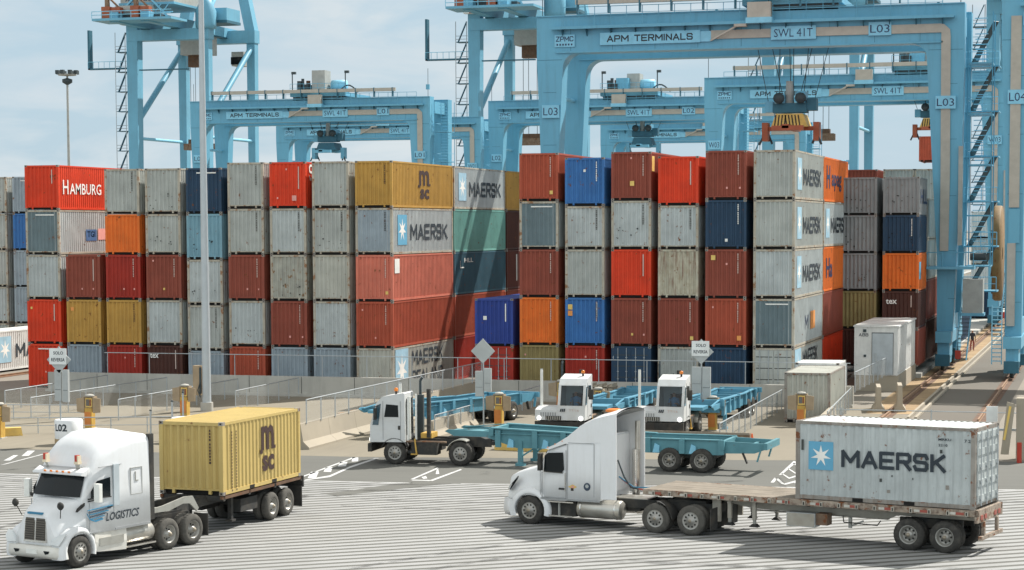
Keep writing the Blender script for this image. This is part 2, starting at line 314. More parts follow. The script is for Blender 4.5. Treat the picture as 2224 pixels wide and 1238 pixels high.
# ------------------------------------------------------------------ ground
def sheet(name, pts, z, m): mb = MB(); mb.add([(x, y, z) for x, y in pts], [tuple(range(len(pts)))], m); return structure(name, mb)
sheet('ground', [(-2500, -300), (2500, -300), (2500, 4500), (-2500, 4500)], 0, 'yard_ground')
sheet('asphalt_apron', [(-120, -40), (60, -40), (60, 96), (-4, 93.8), (-15.2, 91.5), (-33.4, 88.3), (-50.8, 87.4), (-120, 84)], .004, 'asphalt')
sheet('concrete_lanes', [(-120, 84.01), (-50.8, 87.41), (-33.4, 88.31), (-15.2, 91.51), (-4.9, 93.75), (-12.6, 119.5), (-120, 119.5)], .005, 'concrete_lane')
sheet('service_road', [(-10.3, 112), (-5.9, 112), (-7.4, 420), (-11.8, 420)], .006, 'road_grey')
sheet('track_bed', [(-13.4, 116), (-10.9, 116), (-11.2, 420), (-13.7, 420)], .006, 'sand_brown')
# striped no-stop zone painted on the apron
mb = MB(); ang = R(36); du = Vector((math.cos(ang), math.sin(ang))); dn = Vector((-du.y, du.x))
zone = [(-75, 30), (25, 30), (25, 87.5), (-4.2, 83.6), (-24, 80.1), (-32, 79.3), (-45.5, 78.3), (-75, 76)]
def clip(poly, p, n):   # keep side with (x-p).n >= 0
    o = []
    for a, b in zip(poly, poly[1:]+poly[:1]):
        da = (Vector(a)-p).dot(n); db = (Vector(b)-p).dot(n)
        if da >= 0: o.append(tuple(a))
        if da*db < 0: t = da/(da-db); o.append((a[0]+(b[0]-a[0])*t, a[1]+(b[1]-a[1])*t))
    return o
k = -20
while k < 185:
    base = Vector((-10, 20)) + dn*(k*.66-10)
    q = clip(zone, base, dn)
    if len(q) > 2: q = clip(q, base+dn*.41, -dn)
    if len(q) > 2: mb.add([(x, y, .009) for x, y in q], [tuple(range(len(q)))], 'stripe_paint')
    k += 1
structure('striped_marking', mb)
mb = MB()
POLY = [[(-32.24, 80.14), (-32.94, 82.29), (-32.64, 82.44), (-31.95, 80.37)], [(-32.43, 82.42), (-32.93, 83.97), (-32.68, 84.17), (-32.1, 82.47)], [(-32.53, 84.39), (-33.08, 86.1), (-32.79, 86.27), (-32.25, 84.65)],
 [(-32.63, 86.36), (-33.21, 87.99), (-32.96, 88.1), (-32.4, 86.58)],
 [(-32.72, 80.64), (-33.2, 88.0), (-33.05, 88.1), (-32.57, 80.26)], [(-32.17, 79.6), (-31.72, 81.32), (-32.07, 84.74), (-32.13, 88.0), (-31.91, 88.0), (-31.84, 84.12), (-31.47, 80.75), (-32.05, 79.5)],
 [(-27.97, 80.83), (-28.22, 85.18), (-28.05, 84.86), (-27.85, 80.98)], [(-27.85, 80.78), (-27.09, 80.85), (-27.07, 84.9), (-26.93, 84.62), (-26.9, 80.52), (-27.8, 80.5)],
 [(-28.0, 84.42), (-28.2, 85.19), (-27.4, 82.95), (-27.52, 82.82)], [(-27.78, 81.7), (-27.72, 82.14), (-27.38, 81.31), (-27.5, 81.15)],
 [(-47.99, 82.88), (-48.69, 84.98), (-48.49, 85.08), (-47.73, 83.0)], [(-48.14, 84.73), (-49.03, 86.9), (-48.71, 87.0), (-47.89, 84.96)],
 [(-47.23, 81.26), (-47.62, 85.44), (-47.75, 87.4), (-47.65, 87.4), (-47.45, 85.0), (-47.15, 81.64)],
 [(-13.43, 83.51), (-13.54, 85.25), (-13.36, 84.86), (-13.3, 83.53)], [(-12.84, 83.3), (-12.4, 85.11), (-12.3, 84.52), (-12.74, 82.9), (-12.94, 83.2), (-13.41, 84.71), (-13.38, 85.1)],
 [(-13.51, 86.08), (-13.69, 91.4), (-13.5, 91.4), (-13.4, 86.22)], [(-13.49, 86.9), (-12.95, 85.4), (-12.67, 86.96), (-12.58, 86.38), (-12.89, 84.9), (-13.47, 86.6)],
 [(-13.49, 88.74), (-12.96, 87.18), (-12.82, 87.98), (-12.73, 87.39), (-12.91, 86.74), (-13.48, 88.43)], [(-13.56, 90.8), (-12.99, 89.19), (-12.9, 88.58), (-13.57, 90.45)], [(-12.5, 83.6), (-12.38, 84.97), (-12.26, 84.15), (-12.35, 83.5)]]
for p in POLY: mb.add([(x, y, .0135) for x, y in p], [tuple(range(len(p)))], 'paint_line')
mb.add([(x, y, .0135) for x, y in ((-52, 77.75), (-45.5, 78.4), (-32, 79.4), (-27.5, 79.8), (-27.5, 79.66), (-32, 79.24), (-45.5, 78.22), (-52, 77.6))], [tuple(range(8))], 'paint_line')
mb.add([(x, y, .0135) for x, y in ((-25.5, 80.05), (-14, 82.0), (2, 84.6), (2, 84.4), (-14, 81.8), (-25.5, 79.9))], [tuple(range(6))], 'paint_line')
structure('lane_markings', mb)
# patch where the paint is worn off
mb = MB()
for p in ([(-29.9, 75.6), (-29.2, 76.5), (-28.4, 78.6), (-27.0, 80.6), (-25.9, 80.0), (-27.0, 78.4), (-28.0, 76.6), (-29.0, 75.2)], [(-22.2, 76.5), (-20.9, 77.3), (-20.8, 80.1), (-22.0, 80.1)]):
    mb.add([(x, y, .0135) for x, y in p], [tuple(range(len(p)))], 'asphalt')
structure('worn_asphalt', mb)
# faint tyre marks and oil stains lying on the paving
def stain_mat(name, col, al):
    m = mat(name, col, rough=.9); n = m.node_tree.nodes; l = m.node_tree.links; c = n.new('ShaderNodeTexCoord'); z = n.new('ShaderNodeTexNoise'); z.inputs['Scale'].default_value = 1.3; z.inputs['Detail'].default_value = 6
    r = n.new('ShaderNodeMapRange'); r.inputs['From Min'].default_value = .38; r.inputs['From Max'].default_value = .66; r.inputs['To Max'].default_value = al; l.new(c.outputs['Object'], z.inputs[0]); l.new(z.outputs[0], r.inputs[0]); l.new(r.outputs[0], n['Principled BSDF'].inputs['Alpha'])
stain_mat('tyre_rubber', (.04, .04, .038), .42); stain_mat('oil_stain', (.03, .028, .025), .6)
rs = random.Random(3); mb = MB()
for k in range(16):
    x0 = -62+k*4.3+rs.uniform(-1, 1); y0 = 50+rs.uniform(0, 28); an = rs.uniform(-.25, .25) if k % 3 else rs.uniform(1.2, 1.7); cv = rs.uniform(-.035, .035)
    for off in (0, 2.0):
        pts = []; x, y, a_ = x0-math.sin(an)*off, y0+math.cos(an)*off, an
        for i in range(22): pts.append((x, y, a_)); x += math.cos(a_)*.9; y += math.sin(a_)*.9; a_ += cv
        z_ = .016+.002*k
        for (xa, ya, aa), (xb, yb, ab) in zip(pts, pts[1:]):
            if max(ya, yb) < 86: mb.add([(xa+math.sin(aa)*.13, ya-math.cos(aa)*.13, z_+off*.0005), (xb+math.sin(ab)*.13, yb-math.cos(ab)*.13, z_+off*.0005), (xb-math.sin(ab)*.13, yb+math.cos(ab)*.13, z_+off*.0005), (xa-math.sin(aa)*.13, ya+math.cos(aa)*.13, z_+off*.0005)], [(0, 1, 2, 3)], 'tyre_rubber')
structure('tyre_marks', mb)
mb = MB()
for k in range(34):
    x, y, r_ = rs.uniform(-45, 2), rs.uniform(55, 110), rs.uniform(.15, .6); mb.add([(x+r_*(.7+.6*rs.random())*math.cos(q), y+r_*(.7+.6*rs.random())*math.sin(q), .055+.001*k) for q in [i*math.pi/6 for i in range(12)]], [tuple(range(12))], 'oil_stain')
structure('oil_stains', mb)

# ------------------------------------------------------------------ shipping containers
def corr(mb, o, u, length, h, n, m, pitch=.278, d=.036):   # corrugated sheet: o origin, u horizontal unit, n outward unit
    o = Vector(o); u = Vector(u); n = Vector(n); k = max(1, round(length/pitch)); p = length/k; prof = []
    for i in range(k):
        x = i*p; prof += [(x, 0), (x+p*.26, 0), (x+p*.5, -d), (x+p*.76, -d)]
    prof.append((length, 0)); v = []
    for z in (0, h): v += [tuple(o + u*a + n*b + Vector((0, 0, z))) for a, b in prof]
    q = len(prof); mb.add(v, [(i, i+1, q+i+1, q+i) for i in range(q-1)], m)
    return mb
BODY = {}; FRAME = {}
def container_meshes(Ln, H, doors):
    key = (Ln, H)
    if key not in BODY:
        mb = MB(); W_ = 2.438
        for x, n in ((.012, (-1, 0, 0)), (W_-.012, (1, 0, 0))): corr(mb, (x, .14, .13), (0, 1, 0), Ln-.28, H-.22, n, 'paint_grey')
        for y, n in ((.03, (0, -1, 0)), (Ln-.03, (0, 1, 0))): corr(mb, (.13, y, .20), (1, 0, 0), W_-.26, H-.31, n, 'paint_grey', .26, .07)
        v = []; kk = int(Ln/.21); prof = []
        for i in range(kk): x = .1+i*(Ln-.2)/kk; q = (Ln-.2)/kk; prof += [(x, 0), (x+q*.3, 0), (x+q*.5, -.02), (x+q*.8, -.02)]
        prof.append((Ln-.1, 0)); n_ = len(prof)
        for x in (.05, W_-.05): v += [(x, a, H-.022+b) for a, b in prof]
        mb.add(v, [(i, i+1, n_+i+1, n_+i) for i in range(n_-1)], 'paint_grey')
        mb.add([(.05, .1, .15), (W_-.05, .1, .15), (W_-.05, Ln-.1, .15), (.05, Ln-.1, .15)], [(0, 1, 2, 3)], 'dark_gap')
        BODY[key] = mb.mesh('body', fix=False)
        mb = MB()
        for x0, x1 in ((0, .15), (W_-.15, W_)):
            for y0, y1 in ((0, .15), (Ln-.15, Ln)): mb.box(x0, x1, y0, y1, .118, H-.118, 'paint_grey')
        for x0, x1 in ((.004, .07), (W_-.07, W_-.004)):
            mb.box(x0, x1, .15, Ln-.15, .02, .15, 'paint_grey'); mb.box(x0, x1, .15, Ln-.15, H-.11, H-.012, 'paint_grey')
        for y0, y1 in ((.008, .1), (Ln-.1, Ln-.008)):
            mb.box(.15, W_-.15, y0, y1, H-.13, H-.012, 'paint_grey')
        mb.box(.15, W_-.15, .03, .12, .155, .215, 'paint_grey'); mb.box(.15, W_-.15, Ln-.1, Ln-.03, .05, .19, 'paint_grey')
        mb.box(.16, W_-.16, .13, .2, .01, .19, 'dark_gap')  # near-black box painting the shade of the gap under the end rail
        mb.box(.47, .57, .012, .1, .03, .156, 'paint_grey'); mb.box(W_-.57, W_-.47, .012, .1, .03, .156, 'paint_grey')
        for x0, x1 in ((-.004, .162), (W_-.162, W_+.004)):
            for y0, y1 in ((-.004, .178), (Ln-.178, Ln+.004)):
                for z0, z1 in ((0, .117), (H-.117, H+.001)):
                    mb.box(x0, x1, y0, y1, z0, z1, 'rim_frame')
                    yq = y0-.003 if y0 < 1 else y1+.003
                    xm = (x0+x1)/2; mb.add([(xm-.03, yq, z0+.03), (xm+.03, yq, z0+.03), (xm+.03, yq, z1-.03), (xm-.03, yq, z1-.03)], [(0, 1, 2, 3)], 'dark_gap')
        FRAME[key] = mb.mesh('frame')
    return BODY[key], FRAME[key]
def paint_obj(o, m):
    for i, sl_ in enumerate(o.material_slots):
        if sl_.material and sl_.material.name == 'paint_grey': sl_.link = 'OBJECT'; sl_.material = M[m]
def star_logo(mb, o, right, up, s, n):   # seven-pointed white star on a pale blue square
    o = Vector(o); r = Vector(right); u = Vector(up); n = Vector(n)
    quad(mb, o, r, u, s, s*1.08, M_EMB)
    c = o + r*s*.5 + u*s*.54 + n*.004; v = [c]
    for k in range(14):
        t = math.pi/2 + k*math.pi/7; q = s*.42 if k % 2 == 0 else s*.15
        v.append(c + r*math.cos(t)*q + u*math.sin(t)*q)
    mb.add([tuple(p) for p in v], [(0, 1+k, 1+(k+1) % 14) for k in range(14)], 'lettering_white')
M_EMB = 'emblem_blue'
def container(x, y, z, color, label, H=2.896, Ln=12.192, rz=0., marks=(), framecol=None, group='stacked containers', name='shipping_container'):
    b, f = container_meshes(Ln, H, False); slate_end = next((k[4:] for k in marks if k.startswith('end:')), 'paint_slate' if color == 'paint_slate' else None); color = 'paint_palegrey' if color == 'paint_slate' else color
    t = thing(name, label, 'container', (x, y, z), rz, group)
    o = link('body', b, t); paint_obj(o, color); o = link('frame', f, t); paint_obj(o, framecol or color)
    W_ = 2.438; mb = None
    if slate_end: mb = MB(); corr(mb, (.15, .022, .215), (1, 0, 0), W_-.30, H-.34, (0, -1, 0), slate_end, .26, .05); mb.build('end_panel', t)
    X, Y, Z = (1, 0, 0), (0, 1, 0), (0, 0, 1)
    for k in marks:
        k = k.split(':'); a = k[0]; mb = MB(); nm = 'lettering'; global M_EMB
        sx = W_+.004
        if a == 'code':      # upright container number near the right edge of the end wall
            nm = 'code_marks'; mm = k[1] if len(k) > 1 else 'lettering_faded'; zz = H-.33; rs = random.Random(sum(map(ord, label)))
            for i in range(11):
                w_ = .055+.02*rs.random(); quad(mb, (W_*.80-w_/2, -.001, zz), X, Z, w_, .075, mm); zz -= .105 if i != 3 else .15
        elif a == 'bar': nm = 'code_marks'; quad(mb, (W_*.79, -.001, H-.3-float(k[2])), X, Z, .07, float(k[2]), k[1])
        elif a == 'hbar': nm = 'code_marks'; quad(mb, (W_*.30, -.001, H-.36), X, Z, W_*.55, .075, 'lettering_white')
        elif a == 'st': nm = 'sticker'; quad(mb, (W_*float(k[2]), -.001, H*float(k[3])), X, Z, float(k[4]), float(k[4])*1.1, k[1])
        elif a == 'txt': text(mb, k[1], (W_*float(k[2]), -.002, H*float(k[3])), X, Z, float(k[4]), float(k[5]), k[6], .02)
        elif a == 'dots':     # small scattered dents and scuffs
            nm = 'scuff_marks'; rs = random.Random(int(k[1]))
            for i in range(9):
                s_ = .03+.07*rs.random(); quad(mb, (.3+1.7*rs.random(), -.001, .3+1.0*rs.random()), X, Z, s_, s_*.8, 'dark_gap')
        elif a == 'm1':       # big star and word on a 40 ft side
            M_EMB = k[1]; star_logo(mb, (sx, Ln*.08, H*.20), Y, Z, 1.75, X); mb.build('emblem', t); mb = MB()
            text(mb, 'MAERSK', (sx, Ln*.28, H*.30), Y, Z, Ln*.62, H*.36, 'lettering_black', .045)
        elif a == 'm2':
            M_EMB = k[1]; star_logo(mb, (sx, Ln*.03, H*.05), Y, Z, Ln*.20, X); mb.build('emblem', t); mb = MB()
            text(mb, 'MAERSK', (sx, Ln*.29, H*.55), Y, Z, Ln*.52, H*.34, 'lettering_black', .03); text(mb, 'SEALAND', (sx, Ln*.29, H*.12), Y, Z, Ln*.52, H*.32, 'lettering_black', .03)
        elif a == 'm20':
            M_EMB = 'emblem_blue'; star_logo(mb, (sx, Ln*.075, H*.385), Y, Z, .86, X); mb.build('emblem', t); mb = MB()
            text(mb, 'MAERSK', (sx, Ln*.262, H*.435), Y, Z, Ln*.58, H*.225, 'lettering_black', .045)
        elif a == 'msc':
            cx = float(k[1])*Ln; w = float(k[2]); hh = float(k[3]); zc = H*.50; q_ = hh*.13
            text(mb, 'm', (sx, cx-w/2, zc), Y, Z, w, hh, 'lettering_brown', .03)
            mb.box(sx-.002, sx+.003, cx-w*.60, cx-w*.40, zc-q_, zc+q_*.3, 'lettering_brown'); mb.box(sx-.002, sx+.003, cx+w*.40, cx+w*.62, zc, zc+q_, 'lettering_brown')
            text(mb, 'sc', (sx, cx-w*.42, zc-hh*.88), Y, Z, w*.92, hh*.66, 'lettering_brown', .04)
        elif a == 'ham':
            text(mb, 'H', (sx, Ln*.05, H*.35), Y, Z, Ln*.06, H*.32, 'lettering_white', .01); text(mb, 'AMBURG', (sx, Ln*.125, H*.35), Y, Z, Ln*.36, H*.25, 'lettering_white', .01)
            mb.build('lettering', t); mb = MB(); text(mb, 'SUD', (sx, Ln*.54, H*.35), Y, Z, Ln*.18, H*.25, 'lettering_white', 0.)
        elif a == 'side':     # side:text:y:z:w:h:mat
            text(mb, k[1], (sx, Ln*float(k[2]), H*float(k[3])), Y, Z, float(k[4]), float(k[5]), k[6], .02)
        elif a == 'sq': nm = 'sticker'; quad(mb, (sx, Ln*float(k[2]), H*float(k[3])), Y, Z, float(k[4]), float(k[5]), k[1])
        elif a == 'vtx':
            nm = 'code_marks'; rs = random.Random(5)
            for yy in (.62, .95):
                for i in range(20): quad(mb, (sx, yy+.02*rs.random(), H-.42-i*.105), Y, Z, .06, .06, 'lettering_brown')
        elif a == 'door':    # door end facing the camera at y = 0
            for s_, x0 in ((0, .14), (1, 1.229)):
                d = MB(); d.box(x0, x0+1.07, -.012, .02, .16, H-.14, color)
                for zz in (.3, .9, 1.5, 2.1): d.box(x0+.05, x0+1.02, -.016, -.01, zz*H/2.6, zz*H/2.6+.05, 'door_gasket')
                dd = d.build('door', t)
                for xx in (.28, .8):
                    d = MB(); d.tube((x0+xx, -.05, .1), (x0+xx, -.05, H-.1), .022, 'galvanised', 6)
                    for zz in (.35, .9, 1.35, 2.2): d.box(x0+xx-.05, x0+xx+.05, -.075, -.012, zz, zz+.05, 'galvanised')
                    d.build('lock_rod', dd)
            continue
        elif a == 'rdoor':   # door end away from y = 0
            for x0 in (.14, 1.229):
                d = MB(); yb = Ln+.012
                d.box(x0, x0+1.07, Ln-.02, yb, .16, H-.14, color)
                for zz in (.22, .72, 1.22, 1.72, 2.2): d.box(x0+.03, x0+1.04, yb, yb+.028, zz*H/2.6, zz*H/2.6+.22, color)
                dd = d.build('door', t)
                for xx in (.22, .82):
                    d = MB(); d.tube((x0+xx, yb+.06, .1), (x0+xx, yb+.06, H-.1), .022, 'galvanised', 6)
                    for zz in (.3, .85, 1.3, 2.2): d.box(x0+xx-.05, x0+xx+.05, yb, yb+.08, zz, zz+.05, 'galvanised')
                    d.build('lock_rod', dd)
            continue
        elif a == 'forks':
            nm = 'fork_pockets'
            for yy in (Ln*.5-1.05, Ln*.5+.69): mb.box(W_-.06, W_+.004, yy, yy+.36, .025, .14, 'dark_gap')
        elif a == 'spots':
            nm = 'repair_patches'; rs = random.Random(11)
            for yy, zz, w_, h_ in ((.2, 1.62, .12, .5), (2.9, .72, .12, .16), (3.15, .38, .16, .14), (4.9, 1.75, .12, .16), (5.1, .6, .16, .2), (4.0, .85, .05, .09), (3.3, .9, .06, .09)):
                quad(mb, (sx, yy, zz), Y, Z, w_*.7, h_*.7, 'door_gasket' if w_ < .15 else 'sticker_grey')
        if mb.v: mb.build(nm, t)
    return t

CN = dict(grey='grey', palegrey='pale grey', bluegrey='blue-grey', slate='slate grey', beigegrey='beige-grey', red='bright red', darkred='deep red', rustred='rust-red', brown='reddish brown', salmon='faded red',
          orange='orange', tan='tan', olive='olive-tan', blue='blue', royal='royal blue', navy='navy', darkteal='dark teal', lightblue='light blue', teal='green', darkbrown='dark brown', maroon='maroon', white='white', midgrey='mid grey', rusty='badly rusted white', stained='rust-stained pale')
ORD = ['first', 'second', 'third', 'fourth', 'fifth', 'sixth', 'seventh', 'eighth', 'ninth']
def stack(x, y, base, items, where, gap=.0, Ln=12.192):
    """items top to bottom: 'colour[!][|mark|mark]'; '!' = standard height"""
    z = base; n = len(items)
    for i, it in enumerate(reversed(items)):
        p = it.split('|'); c = p[0].rstrip('!'); H = 2.591 if p[0].endswith('!') else 2.896
        tier = 'bottom' if i == 0 else 'top' if i == n-1 else (ORD[i]+' from bottom')
        cm = 'paint_'+c
        container(x, y, z, cm, '%s container, %s, %s' % (CN[c], tier+(' one' if 'second from' not in tier and False else ''), where), H, Ln, marks=p[1:], framecol=('post_stained' if c in ('palegrey', 'beigegrey', 'stained', 'grey', 'slate') else None))
        z += H+.014
P1 = 'st:sticker_pink:'; P2 = 'st:sticker_yellow:'
Y0 = 121.9; lb = lambda k: '%s column of the left block' % ORD[k]
X1 = lambda k: -68.6+2.868*k
stack(X1(0), Y0, 0, ['red|bar:lettering_faded:.9|ham', 'slate|hbar|sq:sticker_blue:.30:.30:1.5:.75|side:TGI:.315:.38:1.1:.4:sticker_white|sq:sticker_pink:.44:.32:1.4:.75', 'palegrey', 'red|bar:lettering_faded:1.1|'+P2+'.1:.78:.14', 'red|hbar|'+P1+'.5:.35:.1'], lb(0))
stack(X1(1), Y0, 0, ['brown|bar:lettering_faded:1.4|'+P1+'.45:.22:.1|'+P1+'.78:.22:.09', 'tan|st:sticker_orange:.12:.75:.22', 'bluegrey|dots:3'], lb(1))
stack(X1(2), Y0, 0, ['grey|code:grille', 'orange!', 'darkred|code|'+P1+'.5:.22:.1|'+P1+'.8:.22:.1', 'tan|code:lettering_brown', 'darkred|code|'+P1+'.5:.7:.09'], lb(2))
stack(X1(3), Y0, 0, ['grey|dots:5', 'grey!|dots:6', 'brown|code|'+P2+'.48:.22:.13|'+P1+'.18:.85:.1', 'palegrey', 'darkbrown|txt:tex:.07:.72:.6:.32:lettering_white|bar:lettering_faded:1.2'], lb(3))
stack(X1(4), Y0, 0, ['navy|hbar', 'lightblue|dots:4', 'palegrey|dots:9', 'grey|code:grille', 'bluegrey!'], lb(4))
stack(X1(5), Y0, 0, ['grey|code:grille', 'grey|code:grille', 'brown|code|'+P1+'.5:.23:.11|'+P1+'.82:.23:.09', 'palegrey|dots:12', 'rustred|code'], lb(5))
stack(X1(6), Y0, 0, ['red|bar:lettering_faded:1.4|'+P1+'.45:.82:.1|'+P1+'.2:.2:.1|st:sticker_pink:.62:.16:.3|side:S:.05:.6:.9:1.0:lettering_white', 'palegrey|code:grille', 'stained|dots:2', 'brown|code|'+P1+'.5:.2:.12|'+P1+'.85:.2:.1', 'bluegrey'], lb(6))
stack(X1(7), Y0, 0, ['grey', 'grey|dots:8|code:grille', 'beigegrey', 'palegrey', 'bluegrey'], lb(7))
stack(X1(8), Y0, 0, ['tan|code:lettering_brown|msc:.51:2.0:.98', 'palegrey|end:paint_bluegrey|code:grille|m1:emblem_blue', 'salmon|code|sq:sticker_white:.03:.6:.9:.9|'+P2+'.8:.15:.18', 'rustred|code|'+P1+'.5:.2:.1|'+P1+'.15:.8:.1', 'beigegrey|m2:emblem_pale'], lb(8))
stack(X1(8), Y0+12.55, 0, ['palegrey|m1:emblem_pale', 'teal', 'darkteal|side:L:.10:.62:.9:.5:lettering_white|side:HLL:.18:.75:2.0:.3:lettering_white', 'rustred|code', 'darkred|code'], 'in the column behind the tan-topped corner stack')
stack(X1(8), Y0+25.1, 0, ['tan', 'darkbrown', 'maroon|side:I:.2:.2:.5:2:lettering_white', 'brown', 'grey'], 'in the third row back behind the tan-topped stack')
for k in (1, 2, 4, 6): stack(X1(k), Y0+12.55, 0, [['grey', 'brown', 'grey'], ['grey', 'red', 'tan', 'grey', 'brown!'], ['palegrey', 'bluegrey', 'brown', 'grey', 'grey!'], ['grey', 'brown', 'grey', 'red', 'blue']][(1, 2, 4, 6).index(k)], 'second row back, '+lb(k))
rb = lambda k: '%s column of the right block' % ORD[k]
X2 = lambda k: -37.9+2.868*k
BZ = .33
stack(X2(0), Y0, BZ-.1, ['royal|bar:lettering_white:1.1|st:sticker_white:.22:.55:.22', 'darkred|door'], rb(0))
stack(X2(1), Y0, BZ, ['rustred|code|'+P2+'.78:.14:.2', 'slate|hbar', 'brown|code', 'orange|code:lettering_faded', 'olive|'+P1+'.12:.78:.1'], rb(1))
stack(X2(2), Y0, BZ, ['blue|code:lettering_white|st:sticker_white:.47:.70:.14', 'palegrey!|code:grille', 'grey', 'blue|bar:lettering_white:.9|st:sticker_yellow:.07:.75:.28|st:sticker_orange:.07:.62:.28|code', 'darkred|code|'+P1+'.5:.75:.1'], rb(2))
stack(X2(3), Y0, BZ, ['brown|code|'+P2+'.47:.30:.26|'+P1+'.48:.85:.1|sq:sticker_yellow:.02:.6:.7:.9', 'palegrey|code:grille|dots:21', 'red|bar:lettering_faded:1.3', 'brown|code|st:sticker_yellow:.5:.22:.13|'+P1+'.8:.22:.1', 'navy|door|txt:OOL:.04:.72:.5:.26:lettering_white|st:sticker_white:.1:.15:.14|txt:UN 31:.62:.78:.7:.12:lettering_white'], rb(3))
stack(X2(4), Y0, BZ, ['red|bar:lettering_faded:1.4', 'palegrey!|code:grille', 'rusty', 'brown|code|st:sticker_yellow:.8:.14:.2', 'grey|dots:31'], rb(4))
stack(X2(5), Y0, BZ, ['brown|code|'+P1+'.5:.22:.11|'+P1+'.82:.22:.1', 'navy|code:lettering_white|st:sticker_white:.48:.15:.16', 'brown|code|'+P2+'.14:.78:.26|'+P1+'.5:.68:.11', 'rustred|code|'+P1+'.17:.8:.1|st:sticker_orange:.78:.14:.26', 'navy'], rb(5))
stack(X2(6), Y0, BZ, ['grey|m1:emblem_pale', 'grey|m1:emblem_pale', 'palegrey|m1:emblem_pale', 'slate|hbar|side:M:.36:.3:1.4:.9:lettering_navy|sq:sticker_orange:.55:.28:2.0:1.1', 'grey|door|m2:emblem_pale'], rb(6))
stack(X2(6), Y0+12.55, BZ, ['orange|side:H:.1:.3:1.6:1.5:lettering_navy|side:apag:.3:.25:5:1.1:lettering_navy', 'palegrey|m1:emblem_pale', 'orange|side:Ha:.1:.3:3:1.3:lettering_navy', 'brown', 'red'], 'in the column behind the grey right corner stack')
stack(X2(0), Y0+12.55, BZ, ['brown', 'grey'], 'second row back, '+rb(0)); stack(X2(2), Y0+12.55, BZ, ['blue', 'grey', 'grey', 'brown', 'red'], 'second row back, '+rb(2))
stack(X2(4), Y0+12.55, BZ, ['red', 'grey', 'brown', 'grey', 'grey!'], 'second row back, '+rb(4))
# the set-back columns beside the crane rail
stack(-18.45, 144.5, .72, ['midgrey!|dots:41', 'midgrey!|dots:42', 'midgrey!|dots:43', 'olive!', 'darkbrown!'], 'in the set-back column next to the white cabin')
stack(-15.6, 144.7, .72, ['midgrey!|dots:51|side:HLL:.2:.3:5:1:lettering_navy', 'navy!|code:lettering_white|dots:52', 'orange!|sq:emblem_blue:.1:.3:1.2:1.2', 'darkbrown!|txt:tex:.10:.66:.75:.34:lettering_white|bar:lettering_faded:.8', 'brown!'], 'in the set-back column next to the rail', Ln=6.058)
stack(-15.6, 151.0, .72, ['grey', 'grey', 'brown', 'darkbrown'], 'in the second stack back beside the rail')
stack(-15.5, 166.0, .3, ['grey', 'beigegrey', 'grey', 'darkbrown', 'slate'], 'in the third stack back beside the rail')
stack(-17.9, 166.0, .3, ['grey', 'brown', 'grey', 'grey', 'red'], 'third stack back, one column in from the rail')
stack(-20.8, 166.0, .3, ['brown', 'brown', 'grey', 'tan', 'red'], 'third stack back, two columns in from the rail')
stack(-15.5, 184.0, .3, ['white', 'palegrey', 'navy'], 'in the fourth stack back beside the rail')
stack(-15.5, 232.0, .3, ['white', 'palegrey', 'white', 'navy'], 'in the far stack back beside the rail')
stack(-15.5, 262.0, .3, ['tan', 'brown', 'palegrey', 'grey'], 'in the farthest stack beside the rail')
# block at the far left
stack(-84.4, 148, 0, ['bluegrey|hbar', 'blue', 'bluegrey', 'bluegrey', 'grey'], 'in the far-left block, beside the red corner stack')
stack(-87.4, 148, 0, ['grey', 'grey|dots:61', 'grey', 'palegrey', 'grey'], 'in the far-left block, at the picture edge')
container(-80.14, 132.9, .12, 'paint_white', 'white container with a pale star at the left edge, alone on the ground', 2.896, marks=['m1:emblem_pale'], group=None)

# ------------------------------------------------------------------ perimeter wall, fences, barriers, rails
def wall():
    t = thing('concrete_wall', 'long grey concrete wall with a wire fence on top, in front of the stacks', 'wall', (-66, 119.7, 0))
    mb = MB(); mb.box(0, 51.5, 0, .28, 0, 1.22, 'wall_concrete')
    for i in range(15): mb.box(i*3.5, i*3.5+.03, -.012, 0, .02, 1.2, 'door_gasket')
    mb.box(0, 51.5, -.35, .0, 0, .16, 'wall_concrete'); mb.build('wall_body', t)
    f = MB(); f.tube((4, .14, 2.52), (51.3, .14, 2.52), .028, 'galvanised', 6); f.build('top_rail', t)
    for i in range(17):
        x = 4.2+i*2.93; p = MB(); p.tube((x, .14, 1.22), (x, .14, 2.52), .03, 'galvanised', 6); p.build('post', t)
wall()
def fence(x0, y0, x1, y1, z0, h, label, mesh=True, ztop1=None, name='railing', step=1.9, low=False):
    dx, dy = x1-x0, y1-y0; Ln = math.hypot(dx, dy); t = thing(name, label, 'railing', (x0, y0, z0), math.atan2(dy, dx), 'lane railings')
    f = MB(); f.tube((0, 0, h), (Ln, 0, h), .03, 'galvanised', 6); f.build('top_rail', t)
    if low: f = MB(); f.tube((0, 0, h*.5), (Ln, 0, h*.5), .02, 'galvanised', 6); f.build('mid_rail', t)
    n = max(1, round(Ln/step))
    for i in range(n+1):
        p = MB(); x = i*Ln/n; p.tube((x, 0, 0), (x, 0, h), .03, 'galvanised', 6); p.build('post', t)
    if mesh: f = MB(); f.add([(0, 0, .05), (Ln, 0, .05), (Ln, 0, h), (0, 0, h)], [(0, 1, 2, 3)], 'chain_link'); f.build('wire_mesh', t)
    return t
fence(-61.2, 106, -61.4, 119, 0, 1.15, 'short railing at the left behind the first ticket kiosk')
fence(-57.3, 102, -56.8, 118, 0, 1.15, 'railing running back behind the signpost with two grey boxes at left')
fence(-52.0, 102, -52.0, 118, 0, 1.15, 'railing between the second kiosk and the tall lamp post')
fence(-48.2, 109, -48.6, 119.5, 0, 1.15, 'railing just right of the tall lamp post')
fence(-36.75, 91.3, -36.75, 119.5, 1.15, 1.15, 'railing standing on the long cream barrier wall')
fence(-32.3, 97.1, -32.3, 103.5, 0, 1.15, 'short railing behind the tug truck at the left')
